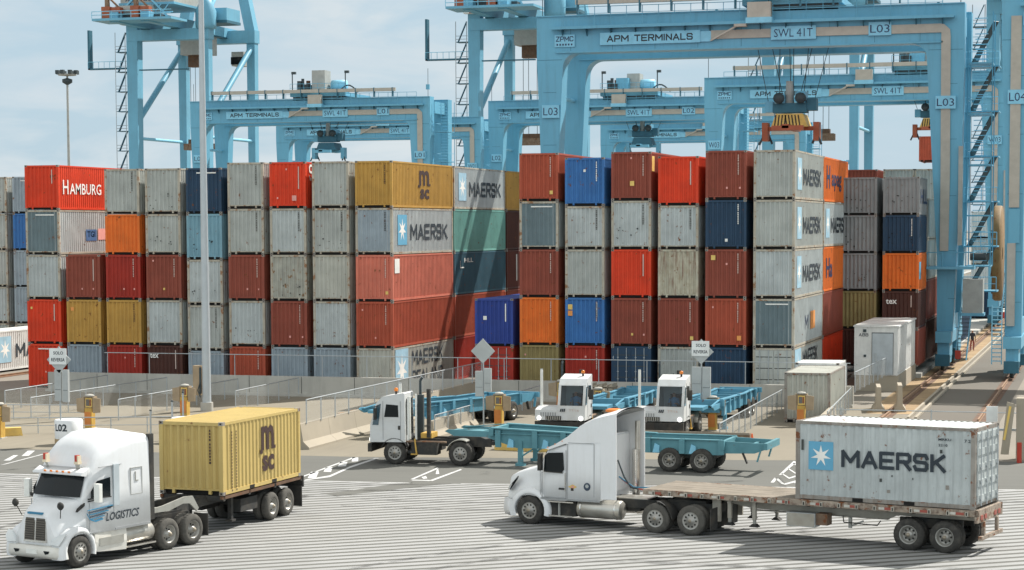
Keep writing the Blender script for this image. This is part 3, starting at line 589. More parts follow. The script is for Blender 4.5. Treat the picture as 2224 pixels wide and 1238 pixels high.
fence(-32.3, 109, -32.4, 117, 0, 1.15, 'railing behind the signpost with the blank diamond')
fence(-17.9, 96.3, -18.2, 117, 0, 1.15, 'railing rising to the two small grey containers')
fence(-13.85, 103.8, -14.6, 119.5, .0, 1.15, 'railing in front of the big white flatbed container')
fence(-14.2, 118, -13.9, 131.5, 1.0, 1.15, 'railing climbing to the white electrical cabin')
fence(-54.5, 94, -44, 97.5, 0, .8, 'low railing across the lanes behind the white tank', False, low=True)
fence(-66, 100, -54, 102, 0, .8, 'low railing at the left edge behind the yellow kerb', False, low=True)
def barrier(x0, y0, x1, y1, h, label, w=.35, seg=3.4):
    Ln = math.hypot(x1-x0, y1-y0); t = thing('jersey_barrier', label, 'barrier', (x0, y0, 0), math.atan2(y1-y0, x1-x0), 'concrete lane barriers')
    sec = [(-w, 0), (-w, .1), (-w*.45, .38), (-.12, h), (.12, h), (w*.45, .38), (w, .1), (w, 0)]
    n = max(1, round(Ln/seg)); mb = MB()
    for i in range(n):
        a, b = i*Ln/n+.01, (i+1)*Ln/n-.01; mb.loft([[(a, y, z) for y, z in sec], [(b, y, z) for y, z in sec]], 'barrier_concrete', False)
    mb.build('barrier_body', t); return t
barrier(-36.9, 90.6, -36.9, 119.3, 1.2, 'long cream concrete barrier running back from the yellow container', .55)
barrier(-32.5, 97, -32.5, 104, .85, 'cream concrete barrier behind the left tug truck')
barrier(-12.75, 117, -13.1, 119.6, 1.4, 'cream concrete barrier block at the foot of the cabin railing')
barrier(-11.6, 117.2, -11.9, 119.6, 1.5, 'second cream barrier block nearer the crane rail')
barrier(-14.2, 104, -14.5, 111, .85, 'low cream barrier under the railing behind the flatbed container')
o = MB(); 
for i in range(36): o.box(-39.6+.2*math.sin(i*7), -37.6, 92+i*.75, 92.76+i*.75, .012, .5+.1*math.sin(i*3.1), 'gravel')
o = o.build('gravel_strip'); o['kind'] = 'structure'
def track(name, x, y0, y1, label):
    t = thing(name, label, 'rail', (x, y0, 0), 0, 'crane rails'); mb = MB(); Ln = y1-y0
    mb.box(-.07, .07, 0, Ln, .02, .04, 'rail_steel'); mb.box(-.02, .02, 0, Ln, .04, .13, 'rail_steel'); mb.box(-.045, .045, 0, Ln, .13, .18, 'rail_steel'); mb.build('rail', t)
    mb = MB(); mb.box(-.35, .35, 0, Ln, .007, .02, 'chassis_brown'); mb.build('base_plate', t)
track('crane_rail', -12.05, 112, 400, 'rusty crane rail in brown sand beside the white cabin')
track('crane_rail', -7.0, 112, 400, 'crane rail at the right edge under the blue crane leg')
track('crane_rail', -40.9, 121, 300, 'crane rail in the dark gap between the two container blocks')
track('crane_rail', -75.4, 112, 300, 'crane rail at the left edge before the white container')
for x, lab in ((-10.75, 'left pale kerb line'), (-10.35, 'right pale kerb line')):
    mb = MB(); mb.box(x-.07, x+.07, 113, 400, .01, .14, 'barrier_concrete'); o = mb.build('road_kerb'); o['kind'] = 'structure'
# concrete plinth under right block
mb = MB(); mb.box(-38.2, -17.6, 121.6, 300, .005, .22, 'wall_concrete'); mb.box(-18.8, -12.9, 144, 300, .0055, .28, 'wall_concrete'); o = mb.build('stack_pad'); o['kind'] = 'structure'

# ------------------------------------------------------------------ automatic stacking cranes (blue portals)
def crane(X, Y, sign, label, zs=1., trolley_x=None, chk=True, right_detail=True, name='gantry_crane', trol='grey'):
    t = thing(name, label, 'gantry crane', (X, Y, 0), 0, 'blue stacking cranes over the container blocks')
    Wd = 31.3; zb, zt = 23.3, 26.0
    def portal(y0, y1):
        r = 1.1; ci = [(2.0+r-r*math.sin(a), zb-r+r*math.cos(a)) for a in [i*math.pi/16 for i in range(9)]]      # left inner corner: top -> side
        cj = [(28.7-r+r*math.sin(a), zb-r+r*math.cos(a)) for a in [i*math.pi/16 for i in range(9)]]
        pts = [(0, zt), (0, zt-3), (.35, 14), (.45, 2.6), (1.55, 2.6), (1.6, 14)] + list(reversed(ci)) + cj + [(29.25, 13.), (29.55, 8.2), (29.6, 2.6), (30.7, 2.6), (30.9, 8.2), (31.2, 14), (Wd, zt-3), (Wd, zt)]
        mb = MB(); mb.prism_xz(pts, y0, y1, 'crane_blue'); mb.box(.0, Wd, y0-.12, y1+.12, zt, zt+.08, 'crane_blue'); mb.box(1.5, 29.8, y0-.14, y0, zb+.0, zb+.12, 'crane_blue')
        pf_ = mb.build('portal_frame', t)
        if y0 == 0:
            mb = MB(); [mb.box(2.6+i*3.2, 2.625+i*3.2, y0-.008, y0, zb+.15, zt-.95, 'crane_dark') for i in range(9)]; mb.box(.05, 1.95, y0-.008, y0, zb-.5, zb-.47, 'crane_dark'); mb.box(28.8, 31.2, y0-.008, y0, zb-.5, zb-.47, 'crane_dark')
            for z_ in (20.4, 16.5, 12.5, 8.6, 5.2): mb.box(.5, 1.5, y0-.008, y0, z_, z_+.025, 'crane_dark'); mb.box(30.35, 30.85, y0-.008, y0, z_, z_+.025, 'crane_dark')
            mb.build('weld_seams', pf_)
        return pf_
    pf = portal(0, 1.5); portal(7.0, 8.5)
    for x0, x1 in ((.5, 1.5), (29.7, 30.6)): mb = MB(); mb.box(x0, x1, 1.5, 7.0, 2.9, 4.0, 'crane_blue'); mb.box(x0-.1, x1+.1, -1.2, 9.7, 2.1, 2.9, 'crane_blue'); mb.build('sill_beam', t)
    for x0, x1 in ((.3, 1.4), (29.9, 31.0)): mb = MB(); mb.box(x0, x1, 1.5, 7.0, 24.2, 25.6, 'crane_blue'); mb.build('end_tie', t)
    # bogies
    for x in (1.0, 30.15):
        for y in (-.9, 7.6):
            mb = MB(); mb.box(x-.42, x+.42, y, y+2.6, 1.1, 2.1, 'crane_blue'); mb.box(x-.35, x+.35, y-.5, y+.8, .6, 1.2, 'crane_blue'); mb.box(x-.35, x+.35, y+1.6, y+3.0, .6, 1.2, 'crane_blue')
            mb.box(x-.5, x+.5, y-1.0, y-.6, .5, 1.3, 'crane_dark'); b = mb.build('bogie', t)
            for k in (-.2, .6, 1.8, 2.7):
                w = MB(); w.lathe([(0, -.13), (.36, -.13), (.40, -.07), (.40, .07), (.36, .13), (0, .13)], 'machine_dark', (x, y+k, .56), 'x', 16); w.build('wheel', b)
    # walkway with brackets under the girder top, upper rail tray
    mb = MB(); mb.box(1.2, 30.6, -.62, -.02, 25.05, 25.13, 'crane_blue'); mb.box(1.2, 30.6, -.66, -.6, 25.0, 25.22, 'crane_blue')
    for i in range(16):
        x = 2+i*1.85; mb.prism([(x, -.02, 25.04), (x, -.6, 25.04), (x, -.02, 24.5)], (.06, 0, 0), 'crane_dark')
    mb.build('walkway', t)
    mb = MB()
    for i in range(24): x = 2.2+i*1.2; mb.tube((x, -.6, 25.13), (x, -.6, 26.6), .025, 'crane_blue', 4)
    mb.tube((2.2, -.6, 26.6), (29.8, -.6, 26.6), .025, 'crane_blue', 4); mb.tube((2.2, -.6, 26.1), (29.8, -.6, 26.1), .02, 'crane_blue', 4); mb.build('handrail', t)
    mb = MB(); mb.box(3.2, 27.2, -.95, -.55, 26.75, 27.15, 'cable_tray')
    for i in range(11): x = 3.3+i*2.35; mb.box(x, x+.1, -.98, -.5, 26.1, 27.2, 'crane_dark')
    mb.build('cable_channel', t)
    # beige cable duct along girder and down the right leg
    mb = MB(); z0 = 24.02; y = -.13
    mb.box(13.2, 29.6, y, -.003, z0, z0+.62, 'cable_tray')
    mb.prism_xz([(29.6, z0), (29.6, z0+.62), (29.9, z0+.56), (30.3, z0+.2), (30.35, z0-.3), (29.7, z0-.3), (29.7, z0)], y, -.003, 'cable_tray')
    mb.prism_xz([(29.7, z0-.3), (30.35, z0-.3), (30.4, 14), (30.35, 8.6), (29.75, 8.6), (29.75, 14)], y-.01, -.003, 'cable_tray')
    mb.build('cable_duct', t)
    # sign plates with lettering
    def plate(txt, x0, x1, zc, h, th=.62, bold=.03, m='lettering_black', yy=-.2):
        mb = MB(); mb.box(x0, x1, yy, -.02, zc-h/2, zc+h/2, 'crane_sign'); s_ = mb.build('sign_plate', t)
        mb = MB(); w = x1-x0; text(mb, txt, (x0+w*.07, yy-.004, zc-h*th/2), (1, 0, 0), (0, 0, 1), w*.86, h*th, m, bold); mb.build('lettering', s_)
    plate('APM TERMINALS', 4.9, 12.4, 24.25, .9, .55, .045)
    mb = MB(); mb.box(12.4, 13.2, -.15, -.02, 23.85, 24.6, 'crane_sign'); mb.build('sign_end', t)
    plate('SWL 41T', 17.6, 20.85, 24.3, .95, .62, 0., 'lettering_navy'); plate(sign, 24.6, 26.2, 24.4, .95, .6, 0., 'lettering_navy')
    mb = MB(); mb.box(1.4, 2.95, -.1, -.02, 23.75, 24.65, 'crane_sign'); s_ = mb.build('sign_plate', t)
    mb = MB(); text(mb, 'ZPMC', (1.5, -.104, 24.15), (1, 0, 0), (0, 0, 1), 1.35, .38, 'lettering_navy', .03)
    for i in range(6): quad(mb, (1.55+i*.22, -.104, 23.85), (1, 0, 0), (0, 0, 1), .12, .14, 'lettering_navy')
    mb.build('lettering', s_)
    plate(sign, .45, 1.75, 19.0, .95, .6, 0., 'lettering_navy', -.2); plate(sign, 29.35, 30.75, 19.1, .9, .6, 0., 'lettering_navy', -.25)
    # electrical cabinet on the walkway
    mb = MB(); mb.box(16.0, 17.7, -1.0, -.3, 25.4, 26.5, 'cable_tray'); mb.box(15.9, 17.8, -1.05, -.25, 25.0, 25.4, 'crane_sign'); mb.build('cabinet', t)
    mb = MB(); mb.bar((13.2, -.25, 23.9), (15.3, -.7, 24.9), .12, .12, 'cable_tray'); mb.box(15.0, 15.9, -.8, -.3, 24.8, 25.0, 'cable_tray'); mb.build('cable_arm', t)
    # tie tubes between near and far frames, seen against the sky
    mb = MB(); mb.tube((1.0, 1.5, 20.2), (1.0, 7.0, 20.2), .16, 'crane_sign'); mb.tube((1.0, 1.5, 15.6), (1.0, 7.0, 15.6), .12, 'crane_sign'); mb.tube((30.5, 1.5, 17), (30.5, 7.0, 17), .14, 'crane_sign'); mb.build('cross_tube', t)
    # service platform and stair on right leg
    mb = MB(); mb.box(28.9, 32.2, -.9, 2.6, 7.3, 7.5, 'crane_blue')
    for a in (28.95, 30.0, 31.1, 32.15): mb.tube((a, -.88, 7.5), (a, -.88, 8.5), .03, 'crane_blue', 4)
    mb.tube((28.95, -.88, 8.5), (32.15, -.88, 8.5), .03, 'crane_blue', 4); mb.tube((32.15, -.88, 8.5), (32.15, 2.5, 8.5), .03, 'crane_blue', 4); mb.build('platform', t)
    st = MB(); st.bar((31.0, -1.2, .9), (31.3, -.2, 4.6), .05, .18, 'crane_sign'); st.bar((31.75, -1.2, .9), (32.05, -.2, 4.6), .05, .18, 'crane_sign')
    for i in range(13): q = i/13; st.box(31.02+.3*q, 31.75+.3*q, -1.2+q, -1.0+q, .95+3.65*q, 1.0+3.65*q, 'machine_dark')
    st.box(31.0, 31.4, -1.5, -1.2, 1.0, 1.6, 'red_lens'); st.build('ladder', t)
    st = MB(); 
    for lv in range(5):
        z0 = 7.5+lv*3.6
        st.box(31.5, 33.2, 1.0, 3.6, z0-.05, z0+.05, 'crane_blue')
        for i in range(10):
            q = i/10; st.box(31.9, 32.8, 1.2+2*q if lv % 2 else 3.2-2*q, 1.42+2*q if lv % 2 else 3.42-2*q, z0+3.5*q, z0+3.5*q+.05, 'crane_sign')
        for xx in (31.5, 33.2):
            for yy in (1.0, 3.6): st.tube((xx, yy, z0), (xx, yy, z0+3.6), .04, 'crane_blue', 4)
            st.tube((xx, 1.0, z0+1), (xx, 3.6, z0+1), .025, 'crane_blue', 4)
        st.tube((31.5, 1.0, z0+1), (33.2, 1.0, z0+1), .025, 'crane_blue', 4)
    st.build('stair_tower', t)
    mb = MB(); mb.tube((31.0, .2, 26), (31.0, .2, 29.4), .03, 'machine_dark', 4); mb.box(30.8, 31.2, 0, .3, 26.9, 27.5, 'crane_blue'); mb.tube((.4, .2, 26), (.4, .2, 28.2), .03, 'machine_dark', 4); mb.build('antenna', t)
    if sign == 'L04':
        mb = MB(); mb.box(.62, 1.3, -.14, -.003, 11.6, 24.4, 'cable_tray'); mb.box(.55, 1.1, -.35, -.003, 3.6, 9.2, 'machine_grey'); mb.box(.6, 1.35, -.13, -.003, 9.2, 11.5, 'crane_blue'); mb.build('cable_duct', t)
        st = MB()
        for i in range(14): st.box(-.35, .25, -.5, -.3, 1.2+i*.28, 1.26+i*.28, 'crane_sign')
        st.box(-.4, -.34, -.5, -.3, 1, 5, 'crane_sign'); st.box(.25, .31, -.5, -.3, 1, 5, 'crane_sign'); st.build('ladder', t)
        mb = MB(); mb.lathe([(.5, -.35), (3.7, -.3), (3.75, -.2), (3.75, .2), (3.7, .3), (.5, .35)], 'reel_yellow', (-1.35, 24.0, 8.2), 'x', 36)
        for k in range(12): a_ = k*math.pi/6; mb.bar((-1.7, 24.0, 8.2), (-1.7, 24.0+3.6*math.cos(a_), 8.2+3.6*math.sin(a_)), .12, .06, 'steel_rusty')
        mb.build('cable_reel', t)
    if sign in ('L03', 'W03', 'W04'):
        mb = MB()
        for lv in range(6):
            z0 = 5.5+lv*3.3; mb.box(30.9, 33.4, 6.2, 8.6, z0, z0+.1, 'crane_blue')
            for xx in (30.95, 32.2, 33.35): mb.tube((xx, 6.2, z0), (xx, 6.2, z0+1.1), .03, 'crane_sign', 4)
            mb.tube((30.95, 6.2, z0+1.1), (33.35, 6.2, z0+1.1), .03, 'crane_sign', 4); mb.tube((30.95, 6.2, z0+.6), (33.35, 6.2, z0+.6), .02, 'crane_sign', 4); mb.bar((31.2, 8.2, z0), (33.1, 6.6, z0+3.3), .5, .08, 'machine_dark')
        mb.build('access_stair', t)
        mb = MB(); mb.box(31.4, 32.8, -.4, 1.0, 4.2, 6.6, 'machine_grey'); mb.box(31.3, 32.9, -.5, 1.1, 4.0, 4.2, 'crane_blue'); mb.tube((31.9, -.5, 8.2), (33.0, -.5, 8.2), .28, 'machine_dark', 10); mb.box(31.0, 31.3, -.3, 0, 9, 16, 'machine_grey'); mb.build('electrical_cabinet', t)
    if trolley_x is not None:
        x = trolley_x; mb = MB(); mb.box(x, x+7.2, -.2, 8.7, 26.35, 26.8, 'crane_blue'); mb.box(x+.3, x+6.9, 0, 1.0, 25.9, 26.35, 'machine_dark'); tr = mb.build('trolley', t)
        mb = MB()
        if trol == 'grey': mb.box(x+2.3, x+4.0, 1.2, 3.2, 26.8, 29.6, 'machine_grey')
        else: mb.box(x+1.7, x+3.2, 1, 3, 26.8, 28.6, 'crane_blue'); mb.box(x+2.8, x+4.4, 2.2, 4.2, 27.2, 29.2, 'machine_grey')
        mb.build('electrical_house', tr)
        mb = MB(); mb.lathe([(0, -.9), (.7, -.9), (.7, .9), (0, .9)], 'crane_sign', (x+5.2, 3.0, 27.8), 'x', 14); mb.box(x+4.4, x+6.2, 2.2, 3.8, 26.8, 27.2, 'crane_dark'); mb.build('winch_drum', tr)
        mb = MB(); mb.box(x+.9, x+1.9, .8, 2.4, 26.8, 27.9, 'machine_dark'); mb.tube((x+1.2, 1, 27.9), (x+1.2, 1, 28.6), .2, 'machine_dark'); mb.tube((x+1.6, 1.8, 27.6), (x+1.6, 1.8, 28.4), .28, 'chassis_brown'); mb.box(x+.7, x+1.1, .4, .8, 27, 28.3, 'machine_dark'); mb.build('motor', tr)
        for xx in (x+.15, x+7.05):
            mb = MB(); mb.tube((xx, .2, 26.8), (xx, .2, 29.3), .07, 'machine_dark', 6); mb.box(xx-.05, xx+.45, 0, .4, 29.1, 29.4, 'machine_dark'); mb.build('floodlight', tr)
        mb = MB(); pts = [(x+6.2+i*.35, .3, 26.9+.75*math.sin(i/6*math.pi*.9)) for i in range(8)]; mb.path(pts, .09, 'machine_dark', 5); mb.build('cable_loop', tr)
        mb = MB()
        for i in range(9): mb.tube((x+i*.9, -.2, 26.8), (x+i*.9, -.2, 27.9), .025, 'crane_blue', 4)
        mb.tube((x, -.2, 27.9), (x+7.2, -.2, 27.9), .025, 'crane_blue', 4); mb.tube((x, -.2, 27.4), (x+7.2, -.2, 27.4), .02, 'crane_blue', 4); mb.build('guard_rail', tr)
    return t
crane(-42.0, 151, 'L03', 'largest and nearest blue gantry crane spanning the right block, marked L03', trolley_x=15.5)
crane(-42.4, 218.5, 'W03', 'blue gantry crane standing behind the nearest one, marked W03', trolley_x=19.6, trol='b')
crane(-75.7, 249.5, 'L02', 'blue gantry crane in the middle distance with a machine trolley on top, marked L02', trolley_x=14.4, trol='b')
crane(-76.2, 310, 'W02', 'farthest blue gantry crane, seen low under the middle girder')
crane(-110.8, 238, 'L01', 'blue gantry crane over the left block with a grey box on its trolley, marked L01', trolley_x=13.4)
crane(-118.6, 284, 'W01', 'blue gantry crane right behind the one over the left block')
crane(-7.8, 144.6, 'L04', 'blue gantry crane cut off by the right edge, marked L04', trolley_x=8.)
crane(-8.62, 222, 'W04', 'blue gantry crane behind the one cut off at the right edge')

def spreader(x, y, z, colr, label, ztop, yellow=True, nm='container_spreader'):
    t = thing(nm, label, 'spreader', (x, y, z), R(0), 'crane spreaders on ropes')
    a, b = ('spreader_yellow', 'spreader_red') if yellow else ('crane_dark', 'crane_blue')
    mb = MB(); sec = lambda yy, w: [(-w, yy, 0), (-w*.72, yy, .95), (w*.72, yy, .95), (w, yy, 0)]
    mb.loft([sec(-1.1, 1.35), sec(1.4, 1.35)], a, False); h = mb.build('housing', t)
    if yellow:
        mb = MB()
        for i in range(9):
            x0 = -1.15+i*.24; sl = .13 if i > 3 else -.10
            mb.add([(x0-sl*.3, -1.106, .08), (x0+.10-sl*.3, -1.106, .08), (x0+.10-sl*1.2, -1.106, .86), (x0-sl*1.2, -1.106, .86)], [(0, 1, 2, 3)], 'black_stripe')
        mb.build('hazard_stripes', h)
    mb = MB(); mb.box(-1.0, 1.3, -3.0, -2.6, -.35, .0, b); mb.box(-1.9, 1.9, -.3, .3, -.25, .05, b); mb.box(-.25, .25, -3, 3, -.2, .1, b); mb.build('beam', t)
    for sx in (-1, 1):
        mb = MB(); mb.box(sx*1.9-.22, sx*1.9+.22, -.5, .5, -1.0, .35, b); mb.bar((sx*1.9, -.4, -.4), (sx*2.3, -.5, -1.3), .1, .15, 'machine_dark'); mb.bar((sx*1.8, .4, -.4), (sx*1.5, .5, -1.2), .1, .15, 'machine_dark'); mb.build('corner_arm', t)
    mb = MB(); mb.box(-1.3, 1.2, -.6, .6, 1.05, 1.75, 'crane_dark'); mb.box(-.9, -.4, -.8, .8, 1.75, 2.4, 'crane_blue'); mb.box(.5, 1.1, -.8, .8, 1.75, 2.6, 'crane_blue'); mb.box(-1.9, -1.3, -.5, .5, 1.1, 1.9, 'crane_blue'); mb.box(1.2, 1.9, -.5, .5, 1.2, 2.1, 'crane_dark')
    mb.lathe([(0, -.2), (.4, -.2), (.4, .2), (0, .2)], 'machine_dark', (-.8, -.9, 2.1), 'y', 12); mb.lathe([(0, -.2), (.4, -.2), (.4, .2), (0, .2)], 'machine_dark', (.8, -.9, 2.1), 'y', 12); mb.tube((-.15, 0, 1.75), (-.15, 0, 3.4), .35, 'machine_grey', 8, .25); mb.build('headblock', t)
    mb = MB()
    for i, (xa, xb) in enumerate(((-1.6, -2.8), (-.8, -.7), (-.5, -1.9), (.0, -.2), (.15, .1), (.5, 2.0), (.8, 1.3), (1.6, 3.1))): mb.tube((xa, -.8+.2*i, 1.9), (xb, -1.5+.45*i, ztop-z), .028, 'machine_dark', 4)
    mb.build('ropes', t); return t
spreader(-23.45, 154.6, 17.7, 0, 'yellow and orange spreader with black stripes hanging under the nearest crane', 26)
spreader(-93.8, 241.5, 19.9, 0, 'dark green-blue spreader hanging under the left crane', 26, False)
spreader(-56.6, 252.5, 20.4, 0, 'dark blue spreader hanging under the middle crane', 26, False)
spreader(-18.8, 222, 20.6, 0, 'dark spreader holding a red-brown container beside the right crane leg', 26, True)
container(-20.0, 219, 17.0, 'paint_rustred', 'red-brown container hanging from a crane next to the right crane leg', 2.6, 6.058, group=None)

# ------------------------------------------------------------------ quay (ship-to-shore) cranes
def quay_crane(x, y, label, boom=True, stripes=True):
    t = thing('quay_crane', label, 'quay crane', (x, y, 0), 0, 'blue quay cranes behind the yard')
    sx, sy = 14.3, 21.
    for (a, b) in ((0, 0), (sx, 0), (0, sy), (sx, sy)):
        mb = MB(); w = 1.1 if (a, b) == (0, 0) else .85
        mb.hexa([(a-w*.7, b-w, 0), (a+w*.7, b-w, 0), (a+w*.7, b+w, 0), (a-w*.7, b+w, 0), (a-w, b-w, 47.5), (a+w, b-w, 47.5), (a+w, b+w, 47.5), (a-w, b+w, 47.5)], 'quay_blue'); mb.build('leg', t)
    mb = MB(); mb.box(-1, sx+1, -1.2, 1.2, 44.6, 46.6, 'quay_blue'); mb.build('cross_girder', t); mb = MB(); mb.box(-1, sx+1, sy-1.2, sy+1.2, 45.6, 48, 'quay_blue'); mb.build('cross_girder', t)
    for xg in (2.2, 8.2): mb = MB(); mb.box(xg, xg+1.6, -14, sy+6, 46.7, 48.5, 'quay_blue'); mb.box(xg+.1, xg+1.5, -2, sy+5, 46.5, 46.7, 'crane_dark'); mb.build('main_girder', t)
    mb = MB(); mb.box(-.5, sx+.5, -15.5, -9, 46.9, 47.3, 'quay_blue')
    for i in range(8): mb.tube((-.5+i*1.9, -15.5, 47.3), (-.5+i*1.9, -15.5, 48.5), .06, 'crane_sign', 4)
    mb.tube((-.5, -15.5, 48.5), (sx+.5, -15.5, 48.5), .06, 'crane_sign', 4); mb.tube((-.5, -15.5, 47.9), (sx+.5, -15.5, 47.9), .06, 'crane_sign', 4); mb.build('rear_platform', t)
    for xx in (.6, 6.2): mb = MB(); mb.box(xx, xx+1.6, -14, -12.4, 47.3, 49.5, 'spreader_red'); mb.box(xx+.5, xx+1.1, -13.6, -12.8, 49.5, 52.2, 'steel_rusty'); mb.box(xx+1.6, xx+3.4, -13.6, -12.2, 48.4, 49.4, 'spreader_red'); mb.bar((xx+.2, -13, 52), (xx+3, -13, 49.3), .3, .3, 'steel_rusty'); mb.build('rear_machinery', t)
    mb = MB(); mb.tube((2.0, -11, 49), (9, -11, 49), .9, 'machine_grey', 12); mb.box(1, 11, -12, -10, 47.3, 48.1, 'machine_dark'); mb.bar((1, -9, 48), (5, -9, 52), .3, .3, 'crane_sign'); mb.bar((11, -9, 48), (7, -9, 52), .3, .3, 'crane_sign'); mb.build('boom_winch', t)
    mb = MB(); [mb.bar((1.0+i*1.5, -8.9, 48.8), (2.2+i*1.5, -8.9, 50.2), .12, .12, 'crane_sign') for i in range(7)]; mb.tube((1, -8.9, 48.8), (12, -8.9, 48.8), .1, 'crane_sign', 6); mb.build('lattice_brace', t)
    mb = MB(); mb.box(-1.5, 1.5, -2.6, -1.2, 47.4, 50.0, 'sticker_white'); mb.box(-.4, 1.0, -2.66, -2.6, 47.4, 50.0, 'spreader_red'); mb.build('warning_panel', t)
    mb = MB(); mb.box(1.6, 12.0, -8.5, 6, 50.6, 56, 'machine_grey'); mb.box(1.4, 12.2, -8.8, 6.3, 50.2, 50.6, 'quay_blue'); h = mb.build('machinery_house', t)
    mb = MB(); text(mb, 'APM TERMINALS', (2.6, -8.52, 50.9), (1, 0, 0), (0, 0, 1), 8.4, .9, 'lettering_navy', .03); mb.build('lettering', h)
    mb = MB(); mb.box(12.3, 17.5, 2, 8, 48.2, 50.4, 'quay_blue'); mb.box(12.2, 17.6, 1.9, 8.1, 47.7, 48.2, 'crane_dark'); mb.build('electrical_room', t)
    for a in (0, sx):
        mb = MB(); mb.tube((a, .8, 30), (a, sy-.8, 44.5), .55, 'quay_blue', 8); mb.tube((a, .8, 27), (a, sy-.8, 27), .3, 'crane_sign', 8); mb.tube((a, 0, 48), (a, 9, 58), .35, 'crane_sign', 8); mb.build('side_brace', t)
    mb = MB(); mb.tube((0, 0, 21), (sx, 0, 21), .35, 'crane_sign', 8); mb.build('cross_tie', t)
    for a in (0, sx):
        mb = MB(); mb.hexa([(a-1, sy-1, 47.5), (a+1, sy-1, 47.5), (a+1, sy+1, 47.5), (a-1, sy+1, 47.5), (sx/2-1+(a-sx/2)*.35, sy-1, 70), (sx/2+1+(a-sx/2)*.35, sy-1, 70), (sx/2+1+(a-sx/2)*.35, sy+1, 70), (sx/2-1+(a-sx/2)*.35, sy+1, 70)], 'quay_blue'); mb.build('upper_frame', t)
    mb = MB(); mb.lathe([(0, 0), (1.8, 0), (1.9, .8), (1.9, 3.2), (1.3, 4.4), (1.1, 5.6), (0, 5.6)], 'quay_blue', (sx, 0, 46.5), 'z', 16); mb.build('leg_cap', t)
    # operator cab under the girder
    mb = MB(); mb.box(9.5, 12, 22, 25, 41.5, 44.2, 'machine_grey'); mb.box(9.4, 12.1, 21.9, 22.6, 41.8, 43.2, 'glass_dark'); mb.build('operator_cab', t)
    mb = MB()    # stair tower up the landside leg
    for lv in range(12):
        z = 3+lv*3.6; mb.box(-3.3, -1.1, -1.0, 1.0, z, z+.12, 'crane_dark')
        for a in (-3.3, -1.3):
            mb.tube((a, -1.2, z), (a, -1.2, z+3.6), .07, 'galvanised', 4)
            for hh in (.55, 1.1): mb.tube((-3.3, -1.0, z+hh), (-1.2, -1.0, z+hh), .04, 'galvanised', 4)
        mb.bar((-3.1, -.5, z), (-1.5, -.5, z+3.6), .5, .12, 'crane_dark')
    mb.build('stair_tower', t)
    mb = MB(); mb.box(-9, -1, -1.0, .2, 39.6, 39.85, 'crane_dark'); mb.box(-9, -8.6, -1, .2, 39.6, 46.8, 'crane_dark'); mb.box(1.4, 11, -1.2, -.4, 39.2, 39.4, 'crane_dark')
    for i in range(8): mb.tube((-9+i*1.1, -1, 39.8), (-9+i*1.1, -1, 41), .05, 'crane_sign', 4)
    mb.tube((-9, -1, 41), (-1, -1, 41), .05, 'crane_sign', 4); mb.build('access_walkway', t)
    mb = MB(); mb.box(3.5, 9.2, 12, 16, 43.0, 46.4, 'machine_grey'); mb.box(4.6, 8.2, 13, 15, 40.8, 43.0, 'chassis_brown'); tr = mb.build('trolley', t)
    mb = MB(); [mb.tube((xx, 14, 40.8), (xx, 14, 27), .05, 'machine_dark', 4) for xx in (4.6, 5.6, 7.2, 8.2)]; mb.build('ropes', tr)
    mb = MB(); mb.box(3.6, 9.2, 12.6, 15.4, 25.2, 26.4, 'steel_rusty'); mb.box(4.4, 8.4, 13, 15, 26.4, 27.2, 'chassis_brown'); mb.build('spreader', tr)
    return t
quay_crane(-173.9, 350, 'large blue quay crane at the left behind the lamp post')
quay_crane(-108.4, 350, 'large blue quay crane in the middle, partly behind the nearest crane leg')
quay_crane(-56.9, 350, 'blue quay crane behind the yellow spreader')
quay_crane(-20.2, 350, 'blue quay crane at the far right behind the stair towers')

# ------------------------------------------------------------------ lamp posts
t = thing('lamp_post', 'tall grey steel lamp post in front of the left block, its top out of frame', 'lamp post', (-49.8, 108.6, 0))
mb = MB(); mb.tube((0, 0, .5), (0, 0, 29), .25, 'lamp_grey', 16, .12); mb.build('pole', t)
mb = MB(); mb.tube((0, 0, 0), (0, 0, .5), .36, 'wall_concrete', 16); mb.build('footing', t)
mb = MB(); mb.box(-.75, -.32, -.2, .2, .9, 2.6, 'kiosk_tan'); mb.box(-.35, -.25, -.22, -.1, 1.0, 2.5, 'machine_dark'); mb.path([(-.3, -.25, 1.6), (-.42, -.28, 1.2), (-.25, -.3, .8)], .03, 'machine_dark'); mb.build('control_box', t)
mb = MB(); mb.tube((-.9, 0, 29), (.9, 0, 29), .1, 'lamp_grey'); [mb.box(a-.3, a+.3, -.35, .35, 28.9, 29.1, 'machine_grey') for a in (-.9, .9)]; mb.build('lamp_head', t)
t = thing('high_mast_light', 'thin high-mast light with a round lamp ring against the sky at left', 'lamp post', (-160.9, 300, 0))
mb = MB(); mb.tube((0, 0, 0), (0, 0, 35), .3, 'machine_grey', 10, .16); mb.build('mast', t)
mb = MB(); mb.lathe([(.2, 0), (1.4, .1), (1.5, .3), (.2, .4)], 'machine_grey', (0, 0, 34.6), 'z', 14)
for k in range(8): q = k*math.pi/4; mb.box(1.55*math.cos(q)-.28, 1.55*math.cos(q)+.28, 1.55*math.sin(q)-.28, 1.55*math.sin(q)+.28, 34.9, 35.5, 'machine_dark')
mb.lathe([(.15, 0), (.8, .4), (.8, .9), (.15, 1.1)], 'machine_dark', (0, 0, 33.2), 'z', 10); mb.build('lamp_ring', t)

